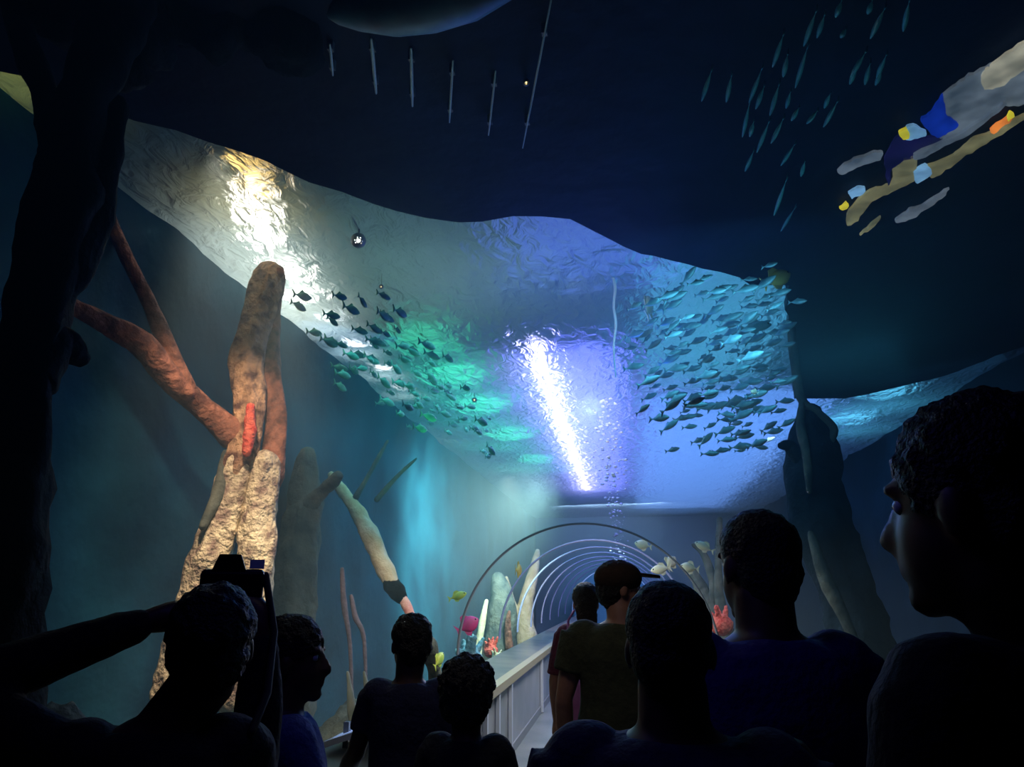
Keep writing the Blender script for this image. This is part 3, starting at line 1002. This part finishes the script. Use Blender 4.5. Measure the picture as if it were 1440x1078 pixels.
# lamp glare and glints modelled as small glowing bulbs; housings and stems added
M_lampw = emat('glint_face', (255, 250, 235), 14.0)
M_lampy = emat('glint_face_warm', (255, 226, 150), 3.0)
for k, (px, r, lab, m) in enumerate((((504, 338), 0.055, 'small bright lamp glare below the deck edge at left', M_lampw), ((536, 403), 0.02, 'tiny glint below the small bright lamp glare', M_lampy),
                                     ((740, 116), 0.018, 'tiny glint under the deck beside the longest strip', M_lampy),
                                     ((667, 562), 0.035, 'tiny warm glint at the edge of the green lit water', M_lampy))):
    p = onz(px[0], px[1], ZS - 0.14)
    t = empty('glint', p)
    d = (EYE - p).normalized()
    MB().tube([-d * r * 2.2, -d * r * 1.2, -d * r * 0.2], [r * 0.7, r * 1.15, r * 1.2], 16).build('housing', M_ring, t)
    MB().ell((0, 0, 0), (r, r, r), 14, 8).build('bulb', m, t)
    MB().tube([-d * r * 1.5, Vector((0, 0, 0.3))], [r * 0.15, r * 0.15], 6).build('stem', M_ring, t)
    tag(t, lab, 'glint')

# murky water filling the tank around the vault
hz = MB()
hz.box(((XL + XR) / 2, (YB - 3.0) / 2, (ZB + ZS - 0.05) / 2), (XR - XL, YB + 3.0, ZS - 0.05 - ZB))
secs = near + [(29.7, TX, TR)]
vs, fs = [], []
nseg = 40
for (y, cx, r) in secs:
    r += 0.03
    for j in range(nseg + 1):
        a = PI * j / nseg
        vs.append((cx - r * math.cos(a), y, TZ + r * math.sin(a)))
    vs.append((cx + r, y, -0.1))
    vs.append((cx - r, y, -0.1))
n = nseg + 3
for i in range(len(secs) - 1):
    for j in range(n):
        k = (j + 1) % n
        fs.append((i * n + j, i * n + k, (i + 1) * n + k, (i + 1) * n + j))
fs.append(tuple(range(n)))
fs.append(tuple(range((len(secs) - 1) * n, len(secs) * n)))
inner = MB().add(vs, fs)
tmp = inner.build('tmp', None, None, False, fix=True)
bm = bmesh.new()
bm.from_mesh(tmp.data)
bmesh.ops.reverse_faces(bm, faces=bm.faces)
tmp2 = hz.build('tmp2', None, None, False, fix=True)
bm.from_mesh(tmp2.data)
me = bpy.data.meshes.new('water_haze')
bm.to_mesh(me)
bm.free()
bpy.data.objects.remove(tmp)
bpy.data.objects.remove(tmp2)
mh = bpy.data.materials.new('murky_water')
mh.use_nodes = True
nt = mh.node_tree
nt.nodes.clear()
vsn = nt.nodes.new('ShaderNodeVolumeScatter')
vsn.inputs['Color'].default_value = (0.55, 0.80, 0.88, 1)
vsn.inputs['Density'].default_value = 0.06
vsn.inputs['Anisotropy'].default_value = 0.2
on = nt.nodes.new('ShaderNodeOutputMaterial')
nt.links.new(vsn.outputs['Volume'], on.inputs['Volume'])
me.materials.append(mh)
ho = bpy.data.objects.new('water_haze', me)
COL.objects.link(ho)
tag(ho, 'murky blue-green water filling the tank around the tunnel', 'water', kind='stuff')

# ------------------------------------------------------------------ people
M_skin_d = mat('skin_dark', (92, 62, 48), 0.55, rgb2=(80, 54, 42), scale=20)
M_skin_m = mat('skin_medium', (176, 128, 102), 0.55, rgb2=(160, 114, 90), scale=20)
M_hairb = mat('black_hair', (12, 10, 10), 0.6, rgb2=(22, 18, 16), scale=60, bump=0.6, bscale=120)
M_hairbr = mat('brown_hair', (44, 30, 22), 0.6, rgb2=(60, 42, 30), scale=60, bump=0.6, bscale=120)
M_navy = mat('navy_cotton', (22, 26, 60), 0.85, rgb2=(28, 32, 70), scale=30, bump=0.2, bscale=60)
M_violet = mat('violet_blue_cotton', (38, 32, 110), 0.85, rgb2=(48, 42, 124), scale=20, bump=0.2, bscale=60)
M_black = mat('black_cotton', (14, 14, 18), 0.9, rgb2=(20, 20, 24), scale=30, bump=0.2, bscale=60)
M_charc = mat('charcoal_cotton', (26, 30, 34), 0.9, rgb2=(34, 38, 42), scale=30, bump=0.2, bscale=60)
M_olive = mat('olive_cotton', (74, 78, 52), 0.9, rgb2=(62, 66, 44), scale=30, bump=0.2, bscale=60)
M_burg = mat('burgundy_cotton', (120, 52, 70), 0.9, rgb2=(104, 44, 60), scale=30, bump=0.2, bscale=60)
M_denim = mat('dark_trousers', (20, 22, 30), 0.9, rgb2=(26, 28, 38), scale=40, bump=0.2, bscale=80)
M_brown = mat('brown_cloth', (58, 38, 26), 0.9, rgb2=(48, 32, 22), scale=40, bump=0.2, bscale=60)
M_blueT = mat('blue_cotton', (36, 54, 130), 0.85, rgb2=(46, 66, 150), scale=30, bump=0.2, bscale=60)
M_shoe = mat('dark_shoe', (24, 24, 26), 0.5)
M_eyew = mat('eye_white', (226, 224, 220), 0.2)
M_cam = mat('camera_body', (10, 10, 11), 0.3, spec=0.8)
M_lens = mat('camera_lens_glass', (20, 24, 40), 0.05, spec=1.0)
M_pinkb = mat('pink_bag_cloth', (216, 130, 180), 0.8, rgb2=(200, 112, 164), scale=12)
M_strap = mat('camera_strap', (16, 16, 18), 0.8)
M_white = mat('white_plastic', (225, 228, 232), 0.4)
M_screen = emat('information_screen', (150, 176, 226), 0.55)


def hand(b, wrist, dirv, palm_n, curl, side, sc=1.0):
    """palm and five bent fingers; dirv: wrist to knuckles, palm_n: direction the palm faces"""
    d = Vector(dirv).normalized()
    n = Vector(palm_n)
    n = (n - d * n.dot(d)).normalized()
    w = d.cross(n) * side
    W = Vector(wrist)
    L = 0.085 * sc
    b.tube([W - d * 0.02 * sc, W + d * L * 0.35, W + d * L * 0.8, W + d * L], [0.024 * sc, 0.033 * sc, 0.036 * sc, 0.03 * sc], 14, True, flat=1.0)
    for i, (u, ln) in enumerate(((-0.030, 0.070), (-0.010, 0.078), (0.010, 0.073), (0.029, 0.056))):
        p = W + d * (L * 1.0) + w * u * sc
        q, ang = p, 0.15
        pts = [p - d * 0.015 * sc, p]
        for k in range(3):
            ang += curl * (0.7, 1.0, 0.7)[k]
            q = q + (d * math.cos(ang) + n * math.sin(ang)) * ln * sc * (0.45, 0.32, 0.26)[k]
            pts.append(q)
        b.tube(pts, [0.0105 * sc, 0.0105 * sc, 0.0095 * sc, 0.0088 * sc, 0.0075 * sc], 10)
    p = W + d * L * 0.3 - w * 0.028 * sc
    q1 = p + (d * 0.6 - w * 0.75 + n * 0.25).normalized() * 0.034 * sc
    q2 = q1 + (d * 0.85 - w * 0.25 + n * 0.5).normalized() * 0.03 * sc
    q3 = q2 + (d * 0.9 + n * 0.5 * curl).normalized() * 0.024 * sc
    b.tube([p, q1, q2, q3], [0.014 * sc, 0.013 * sc, 0.011 * sc, 0.009 * sc], 10)


def person(px, dep, yaw, label, H=None, skin=M_skin_d, hair='short', hairm=M_hairb, top=M_black, legs=M_denim, build=1.0,
           arms=None, head_yaw=0, head_pitch=0, sleeve=0.55, cap=None, childish=False, curls=(0.5, 0.5), vox=0.009, lean=0.0):
    hp = at(px[0], px[1], dep)          # where the head centre stands in the hall
    k = hp.z / 1.605                    # stature
    hp = hp - Vector((math.cos(yaw), math.sin(yaw), 0)) * lean * k
    t = empty('person', (hp.x, hp.y, 0), yaw)
    hs = (1.18 if childish else 1.0)    # relative head size
    V = Vector
    S_ = {-1: V((-0.185 * build, 0, 1.40)), 1: V((0.185 * build, 0, 1.40))}
    A = {-1: [V((-0.25 * build, -0.02, 1.12)), V((-0.25 * build, 0.06, 0.87)), V((0, 0.1, -1)), V((1, 0, 0))],
         1: [V((0.25 * build, -0.02, 1.12)), V((0.25 * build, 0.06, 0.87)), V((0, 0.1, -1)), V((-1, 0, 0))]}
    if arms:
        for s_, a in arms.items(): A[s_] = [V(x) for x in a]

    def sc(b):
        b.v = [tuple(c * k for c in v) for v in b.v]
        return b
    torso = [(0.86, 0.15, 0.105, 0, -0.01), (0.93, 0.175, 0.125, 0, -0.015), (1.0, 0.168, 0.118, 0, -0.005), (1.10, 0.152, 0.108, 0, 0.0), (1.2, 0.165, 0.115, 0, 0.0),
             (1.30, 0.182, 0.118, 0, -0.005), (1.37, 0.182, 0.105, 0, -0.01), (1.42, 0.145, 0.085, 0, -0.012), (1.455, 0.085, 0.065, 0, -0.01), (1.47, 0.055, 0.055, 0, -0.005)]
    torso = [(z, rx * build, ry * (0.6 + 0.4 * build), cx, cy) for z, rx, ry, cx, cy in torso]
    HM = Matrix.Rotation(head_yaw, 3, 'Z') @ Matrix.Rotation(head_pitch, 3, 'X')
    HC = V((lean, 0.01, 1.605))

    def hd(p):
        return HC + HM @ (V(p) * hs)
    # body
    b = MB()
    b.loft(torso, 28, 2.25)
    b.tube([(0, -0.015, 1.40), (lean * 0.4, -0.01, 1.47), hd((0, -0.012, -0.06))], [0.074, 0.066 * (0.5 + 0.5 * build), 0.066], 18)
    b.ell(hd((0, -0.01, 0.03)), (0.078 * hs, 0.098 * hs, 0.092 * hs), 24, 16, HM)
    b.ell(hd((0, 0.025, -0.04)), (0.062 * hs, 0.072 * hs, 0.085 * hs), 20, 14, HM)
    b.ell(hd((0, 0.07, -0.10)), (0.030 * hs, 0.026 * hs, 0.022 * hs), 12, 8, HM)
    b.tube([hd((0, 0.088, 0.012)), hd((0, 0.108, -0.03))], [0.010 * hs, 0.016 * hs], 10)
    for s_ in (-1, 1):
        b.ell(hd((s_ * 0.014, 0.098, -0.034)), (0.010 * hs,) * 3, 8, 6)
        b.ell(hd((s_ * 0.080, -0.005, -0.01)), (0.010 * hs, 0.020 * hs, 0.032 * hs), 12, 8, HM)
        b.ell(hd((s_ * 0.03, 0.082, 0.028)), (0.026 * hs, 0.010 * hs, 0.009 * hs), 12, 8, HM)
    b.ell(hd((0, 0.092, -0.062)), (0.024 * hs, 0.010 * hs, 0.006 * hs), 12, 8, HM)
    b.ell(hd((0, 0.090, -0.073)), (0.020 * hs, 0.010 * hs, 0.007 * hs), 12, 8, HM)
    for s_ in (-1, 1):
        e, w_, dv, pn = A[s_]
        sh = S_[s_]
        b.ell(sh + V((-s_ * 0.02, -0.005, -0.01)), (0.068, 0.064, 0.066), 16, 10)
        b.tube([sh, sh.lerp(e, 0.45), e], [0.055 * build, 0.050 * build, 0.040], 16)
        b.tube([e, e.lerp(w_, 0.35), w_], [0.041, 0.042, 0.027], 16)
        hand(b, w_, dv, pn, curls[0 if s_ < 0 else 1], s_)
        b.tube([(s_ * 0.09 * build, -0.01, 0.90), (s_ * 0.10, 0.005, 0.68), (s_ * 0.10, 0.01, 0.50)], [0.090 * build, 0.078, 0.055], 18)
        b.tube([(s_ * 0.10, 0.01, 0.50), (s_ * 0.10, -0.012, 0.36), (s_ * 0.10, -0.01, 0.09)], [0.056, 0.056, 0.036], 18)
        b.ell((s_ * 0.10, 0.05, 0.04), (0.042, 0.11, 0.035), 14, 8)
    body = sc(b).voxel('body', skin, t, vox * k, 3)
    # shirt
    b = MB()
    b.loft([(z, rx + 0.022 + (0.012 if z < 1.15 else 0), ry + 0.022 + (0.012 if z < 1.15 else 0), cx, cy) for z, rx, ry, cx, cy in torso if 0.86 <= z <= 1.43] + [(1.452, 0.09 * build, 0.08, 0, -0.012)], 28, 2.3)
    for s_ in (-1, 1):
        e, w_ = A[s_][0], A[s_][1]
        sh = S_[s_]
        b.ell(sh + V((-s_ * 0.03, -0.005, -0.005)), (0.083, 0.08, 0.078), 16, 10)
        if sleeve <= 1:
            b.tube([sh, sh.lerp(e, sleeve)], [0.075 * build, 0.073 * build], 18, False)
        else:
            b.tube([sh, sh.lerp(e, 0.5), e], [0.074 * build, 0.068 * build, 0.058], 18)
            b.tube([e, e.lerp(w_, 0.45), e.lerp(w_, 0.94)], [0.057, 0.055, 0.042], 16)
    sc(b).voxel('shirt', top, t, 0.011 * k, 2, 0.006, 9)
    # trousers and shoes
    b = MB()
    b.loft([(0.84, 0.185 * build, 0.135, 0, -0.012), (0.90, 0.195 * build, 0.142, 0, -0.015), (0.98, 0.182 * build, 0.13, 0, -0.008), (1.0, 0.17 * build, 0.12, 0, -0.005)], 26)
    for s_ in (-1, 1):
        b.tube([(s_ * 0.092 * build, -0.012, 0.88), (s_ * 0.102, 0.0, 0.68), (s_ * 0.102, 0.006, 0.5), (s_ * 0.102, -0.01, 0.3), (s_ * 0.102, -0.01, 0.08)], [0.108 * build, 0.094, 0.076, 0.072, 0.066], 18, False)
    sc(b).voxel('trousers', legs, t, 0.012 * k, 2, 0.005, 9)
    for s_ in (-1, 1):
        b = MB()
        b.ell((s_ * 0.10, -0.02, 0.055), (0.048, 0.075, 0.052), 16, 10)
        b.ell((s_ * 0.102, 0.07, 0.04), (0.052, 0.12, 0.040), 16, 10)
        b.v = [(x, y, max(z, 0.0)) for x, y, z in b.v]
        sc(b).voxel('shoe', M_shoe, t, 0.01 * k, 2)
    # eyes
    for s_ in (-1, 1):
        e = MB().ell(hd((s_ * 0.03, 0.073, 0.008)), (0.0115 * hs,) * 3, 12, 8)
        ey = sc(e).build('eye', M_eyew, t)
        p_ = MB().ell(hd((s_ * 0.03, 0.0815, 0.008)), (0.005 * hs,) * 3, 10, 6)
        sc(p_).build('iris', M_eye, ey)
    # hair
    b = MB()
    if hair in ('short', 'crop', 'fuzzy'):
        g = {'short': 0.012, 'crop': 0.006, 'fuzzy': 0.022}[hair]
        b.ell(hd((0, -0.018, 0.045)), ((0.078 + g) * hs, (0.094 + g) * hs, (0.080 + g) * hs), 28, 18, HM)
        b.ell(hd((0, -0.045, -0.005)), ((0.070 + g) * hs, (0.062 + g) * hs, (0.075 + g * 0.6) * hs), 24, 14, HM)
        b.ell(hd((0, -0.05, -0.05)), ((0.052 + g * 0.5) * hs, (0.040 + g * 0.5) * hs, 0.05 * hs), 20, 12, HM)
        hm = sc(b).voxel('hair', hairm, t, 0.009 * k, 1, {'short': 0.008, 'crop': 0.004, 'fuzzy': 0.016}[hair] * k, 45)
    elif hair == 'long':
        b.ell(hd((0, -0.02, 0.045)), (0.094 * hs, 0.110 * hs, 0.096 * hs), 28, 18, HM)
        b.tube([hd((0, -0.06, 0.03)), hd((0, -0.075, -0.08)), hd((0, -0.08, -0.18)), (0, -0.12, 1.32), (0, -0.125, 1.22)], [0.075 * hs, 0.07, 0.062, 0.055, 0.03], 20)
        sc(b).voxel('hair', hairm, t, 0.010 * k, 1, 0.007, 35)
    elif hair == 'bun':
        b.ell(hd((0, -0.02, 0.045)), (0.092 * hs, 0.108 * hs, 0.094 * hs), 28, 18, HM)
        b.ell(hd((0, -0.05, -0.02)), (0.078 * hs, 0.07 * hs, 0.085 * hs), 20, 14, HM)
        b.ell(hd((0, -0.10, 0.075)), (0.048, 0.048, 0.045), 18, 12)
        sc(b).voxel('hair', hairm, t, 0.010 * k, 1, 0.007, 35)
    if cap:
        c = MB()
        c.ell(hd((0, -0.012, 0.052)), (0.098 * hs, 0.116 * hs, 0.082 * hs), 28, 18, HM)
        c.v = [v for v in c.v]
        co_ = sc(c).build('cap', cap, t)
        c = MB()
        pts = []
        for j in range(13):
            a = PI * j / 12
            pts.append(hd((0.082 * math.cos(a), 0.08 + 0.115 * math.sin(a), 0.062 - 0.012 * math.sin(a))))
        c.prism(pts, (0, 0, 0.012))
        sc(c).build('brim', cap, co_, False, fix=True)
    tag(t, label, 'person')
    t['hz'] = k
    return t, k


# cap man and woman walking ahead in the tunnel
person((873, 828), 3.4, R(2), 'man in olive tee and dark cap with brim turned right, walking ahead', skin=M_skin_m, hair='short', hairm=M_hairb, top=M_olive, legs=M_brown, build=1.12,
       head_yaw=R(-78), cap=M_brown, sleeve=0.6)
pt, pk = person((824, 848), 4.6, R(6), 'woman in burgundy top walking ahead at the left of the capped man', skin=M_skin_m, hair='long', hairm=M_hairbr, top=M_burg, legs=M_denim, build=0.86,
                arms={-1: [(-0.22, -0.03, 1.12), (-0.21, 0.03, 0.86), (0, 0.1, -1), (1, 0, 0)]}, sleeve=0.9)
# pink bag on her hip
bg = empty('shoulder_bag', pt.location, R(6))
M3 = Matrix.Rotation(R(4), 3, 'Y')
bb = MB()
bb.loft([(0.90, 0.10, 0.045, 0, 0), (0.93, 0.115, 0.055, 0, 0), (1.05, 0.115, 0.05, 0, 0), (1.13, 0.10, 0.03, 0, 0), (1.14, 0.09, 0.02, 0, 0)], 24, 4)
bb.v = [(x + 0.0, y - 0.225, z - 0.05) for x, y, z in bb.v]
bb.build('pouch', M_pinkb, bg)
MB().tube([(-0.09, -0.215, 1.08), (-0.13, -0.19, 1.25), (-0.12, -0.12, 1.42), (-0.08, -0.03, 1.475)], [0.008] * 4, 8).build('strap', M_pinkb, bg)
tag(bg, 'pink bag hanging at the back of the woman in burgundy', 'bag')

# the boy and the small child at the ledge
person((577, 906), 2.78, R(14), 'boy in navy tee with short hair, back turned, by the left ledge', hair='short', top=M_navy, build=0.84, head_yaw=R(22), childish=False,
       arms={-1: [(-0.22, 0.05, 1.16), (-0.30, 0.24, 1.02), (-0.6, 1, -0.15), (0, 0, -1)]}, sleeve=0.6)
person((657, 980), 2.35, R(0), 'small child with fuzzy hair and charcoal shirt beside the boy', hair='fuzzy', top=M_charc, build=0.8, childish=True)
# visitor in profile by the photographer
person((408, 927), 1.95, R(-58), 'person in profile with blue sleeve and short dark hair, left of the boy', hair='short', top=M_blueT, build=0.9, head_yaw=R(-22),
       arms={1: [(0.24, 0.10, 1.17), (0.16, 0.36, 1.10), (0.1, 1, -0.05), (0, 0.1, -1)], -1: [(-0.22, 0.05, 1.14), (-0.12, 0.28, 1.06), (0.2, 1, 0), (0, 0, -1)]}, sleeve=1.5)
# three dark silhouettes close by on the right
person((942, 912), 1.3, R(-4), 'close dark-haired man in navy tee, his head below the tunnel ring', hair='crop', top=M_navy, build=1.08)
person((1067, 797), 1.68, R(14), 'man in violet-blue tee with cropped hair, in front of the right tank', hair='crop', top=M_violet, build=1.0, head_yaw=R(12))
person((1392, 715), 0.86, R(35), 'largest dark silhouette of a person at the right edge, facing left', hair='short', top=M_black, build=1.05, head_yaw=R(10), sleeve=1.5, lean=-0.07)
# the photographer at the left
pt, pk = person((296, 908), 1.42, R(27), 'photographer with elbows raised, holding a camera above the brow', hair='short', top=M_black, build=0.9, head_pitch=R(12), lean=0.085,
                arms={-1: [(-0.40, 0.06, 1.52), (-0.07, 0.17, 1.65), (0.9, 0.3, 0.2), (0, 0.3, -1)],
                      1: [(0.20, 0.2, 1.28), (0.19, 0.2, 1.60), (-0.3, 0.3, 1), (-1, 0.2, 0)]}, sleeve=1.5, curls=(0.55, 0.6))
cm = empty('camera', pt.location + Vector((-math.sin(R(27)), math.cos(R(27)), 0)) * 0.03 + Vector((0, 0, 0.02)) + Vector((math.cos(R(27)), math.sin(R(27)), 0)) * 0.085 * pk, R(27))


def csc(b):
    b.v = [tuple(c * pk for c in v) for v in b.v]
    return b


c = MB().box((0.02, 0.215, 1.70), (0.15, 0.07, 0.10))
o = csc(c).build('camera_body', M_cam, cm, False)
bv = o.modifiers.new('b', 'BEVEL')
bv.width = 0.012
bv.segments = 3
o = csc(MB().prism([(-0.03, 0.18, 1.745), (0.05, 0.18, 1.745), (0.035, 0.18, 1.785), (-0.015, 0.18, 1.785)], (0, 0.07, 0))).build('viewfinder_hump', M_cam, cm, False, fix=True)
csc(MB().tube([(0.01, 0.25, 1.70), (0.01, 0.30, 1.70), (0.01, 0.36, 1.70)], [0.04, 0.042, 0.044], 24)).build('lens', M_cam, cm)
csc(MB().ell((0.01, 0.375, 1.70), (0.036, 0.01, 0.036), 20, 10)).build('lens_glass', M_lens, cm)
csc(MB().box((0.075, 0.20, 1.762), (0.035, 0.03, 0.022))).build('dial', M_white, cm, False)
csc(MB().tube([(0.098, 0.21, 1.735), (0.13, 0.14, 1.60), (0.125, 0.0, 1.48), (0.10, -0.09, 1.42)], [0.009] * 4, 8)).build('strap', M_strap, cm)
tag(cm, 'black camera held up above the photographer\'s brow', 'camera')

# lit information panel on the ledge in front of the boy
p = onz(492, 1048, 0.80)
t = empty('information_panel', (-1.44, p.y + 0.25, 0.80))
M4 = Matrix.Rotation(R(-18), 3, 'Y')
MB().box((0, 0, 0.07), (0.40, 0.62, 0.03), M4).build('frame', M_white, t, False)
MB().box((0.006, 0, 0.088), (0.33, 0.54, 0.006), M4).build('screen', M_screen, t, False)
for y in (-0.2, 0.2):
    MB().box((-0.1, y, 0.045), (0.03, 0.04, 0.13)).build('support', M_ring, t, False)
    MB().box((0.1, y, 0.01), (0.03, 0.04, 0.08)).build('support', M_ring, t, False)
tag(t, 'white framed lit information panel on the ledge at lower left', 'information panel')

# ------------------------------------------------------------------ light
w = bpy.data.worlds.new('world')
S.world = w
w.use_nodes = True
w.node_tree.nodes['Background'].inputs['Color'].default_value = (0.002, 0.006, 0.012, 1)
w.node_tree.nodes['Background'].inputs['Strength'].default_value = 0.3


def over(name, x, y, h, power, rgb, ang=130, rad=0.06):
    """a lamp hanging h metres above the water, shining straight down on it"""
    return spot(name, (x, y, ZS + h), (x, y, 0), power, rgb, ang, 1.0, rad)


for x, y, p in ((-3.4, 6.0, 40), (-3.25, 5.5, 34), (-3.5, 6.6, 70), (-3.6, 7.2, 50), (-3.15, 5.15, 14)):
    over('lamp_over_tree', x, y, 0.75, p, (255, 252, 238), 120, 0.13)
for x, y, p in ((-2.95, 4.95, 12), (-2.85, 4.6, 8)):
    over('lamp_over_tree_warm', x, y, 0.6, p, (255, 212, 120), 110, 0.13)
over('lamp_over_left', -1.9, 6.4, 1.8, 130, (160, 205, 172), 150, 0.05)
for y, p in ((7.6, 16), (8.5, 20), (9.6, 15), (10.6, 10)):
    over('lamp_over_wall', -3.4, y, 0.45, p, (235, 248, 255), 120, 0.10)
for y, p in ((9.2, 60), (10.8, 110), (12.6, 130), (15, 150), (18, 150)):
    over('lamp_green', -2.75 + (y - 8) * 0.06, y, 1.1, p, (40, 190, 140), 140, 0.5)
area('lamp_violet', (-0.7, 17, ZS + 1.2), (-0.7, 17, ZS), 1.5, 14, 330, (100, 112, 250))
area('fill_blue_near', (-0.1, 7.0, ZS + 1.7), (-0.1, 7.0, ZS), 2.2, 2.6, 30, (80, 112, 225))  # added blue-violet fill, no lamp seen above this water
over('lamp_far_left', -3.5, 3.1, 0.5, 7, (225, 220, 120), 130, 0.1)
area('light_strip', (-1.1, 16, ZS + 0.6), (-1.1, 16, ZS), 0.10, 14, 170, (190, 190, 255))
area('lamp_far_blue', (2.2, 21, ZS + 1.2), (2.2, 21, ZS), 3.4, 17, 600, (90, 145, 235))
area('lamp_right_teal', (1.3, 9.6, ZS + 1.1), (1.3, 9.6, ZS), 1.7, 4.6, 58, (60, 145, 180))
for y in (12.5, 14.5):
    over('lamp_right_edge', 4.5, y, 1.0, 130, (60, 145, 180), 140, 0.4)
# tree and wall spots, and unseen fills added under water
spot('tree_spot', (-2.35, 3.5, 4.2), (-3.0, 5.5, 1.9), 330, (255, 230, 200), 62, 0.7, 0.12)
spot('trunk_spot', (-2.1, 4.2, 3.9), (-2.95, 5.3, 0.9), 240, (255, 238, 205), 42, 0.8, 0.1)  # second spot added to brighten the lower trunk
spot('wall_glow', (-1.2, 12.6, 3.4), (XL, 14.0, 2.4), 3600, (185, 226, 218), 110, 1.0, 0.5)
area('left_fill', (-2.6, 7, 4.3), (-3.4, 8, 1), 1.2, 8, 17, (30, 115, 165))
area('mid_fill', (-2.4, 11, 4.2), (-2.6, 11, 0), 1.5, 8, 130, (80, 180, 195))
area('far_fill', (-0.6, 26, 4.2), (0.2, YB, 2), 4, 2, 420, (140, 178, 215))
area('violet_fill', (-0.8, 15, 4.4), (-0.8, 15, 0), 1.0, 12, 80, (130, 140, 250))
area('right_fill', (3.4, 9, 4.2), (4.0, 10, 0), 2, 6, 7, (50, 110, 160))
area('shoal_fill', (0.6, 5.5, 3.6), (0.9, 8.5, 4.0), 1.5, 0.6, 26, (85, 165, 205))
area('overhead_fill', (1.4, 4.4, 2.9), (1.0, 3.2, 4.3), 0.6, 0.6, 5, (70, 165, 200))
area('deck_fill', (-0.4, 7.0, 3.6), (-0.4, 4.5, ZD), 1.8, 0.6, 34, (50, 90, 210))
area('strip_fill', (-1.2, 3.6, 3.4), (-1.2, 2.6, ZD), 0.5, 0.3, 1.6, (170, 210, 215))
spot('tunnel_tree_spot', (-2.3, 14.5, 3.9), (-2.6, 17.5, 1.0), 400, (255, 245, 215), 60, 0.9, 0.1)
spot('driftwood_spot', (-2.0, 6.4, 3.2), (-2.7, 8.0, 1.4), 60, (255, 235, 210), 40, 0.9, 0.1)
spot('root_spot', (1.9, 9.2, 3.6), (1.4, 11.0, 1.4), 90, (235, 235, 255), 60, 0.9, 0.1)
# unseen fill lights added for the walkway, visitors, bubbles, cord and green shoal
area('tunnel_fill', (TX, 8.6, 2.2), (TX, 8.6, 0), 0.5, 6, 120, (240, 240, 236))  # added to brighten the floor and parapet
area('visitor_fill_near', (-0.5, 2.4, 2.75), (-0.4, 4.2, 1.1), 0.5, 0.4, 2.0, (250, 240, 225))  # added fill so the backs of the pair ahead show
area('visitor_fill_blue', (-0.45, 1.2, 2.6), (0.35, 2.0, 1.3), 0.4, 0.4, 1.1, (110, 108, 250))  # added blue fill so the violet shirt shows
area('tunnel_fill_far', (TX, 21, 2.2), (TX, 21, 0), 0.5, 10, 40, (205, 185, 250))
spot('bubble_spot', (-0.3, 7.4, 3.5), (-0.3, 10.2, 3.7), 520, (235, 240, 255), 60, 0.8, 0.08)  # added to brighten the bubbles, no fixture here
spot('cord_spot', (-0.3, 4.6, 3.7), (-0.1, 6.6, 4.2), 30, (235, 238, 255), 30, 0.8, 0.05)  # added to lighten the cord, no fixture here
area('green_fill', (-2.0, 8.0, 2.9), (-2.5, 9.5, ZS), 0.6, 2.0, 14, (60, 190, 150))

S.view_settings.view_transform = 'Standard'
S.view_settings.look = 'None'
S.view_settings.gamma = 1
S.view_settings.exposure = 0.0
S.cycles.use_denoising = True
S.cycles.max_bounces = 8
S.cycles.transparent_max_bounces = 12
S.cycles.sample_clamp_indirect = 4.0
S.cycles.blur_glossy = 0.5
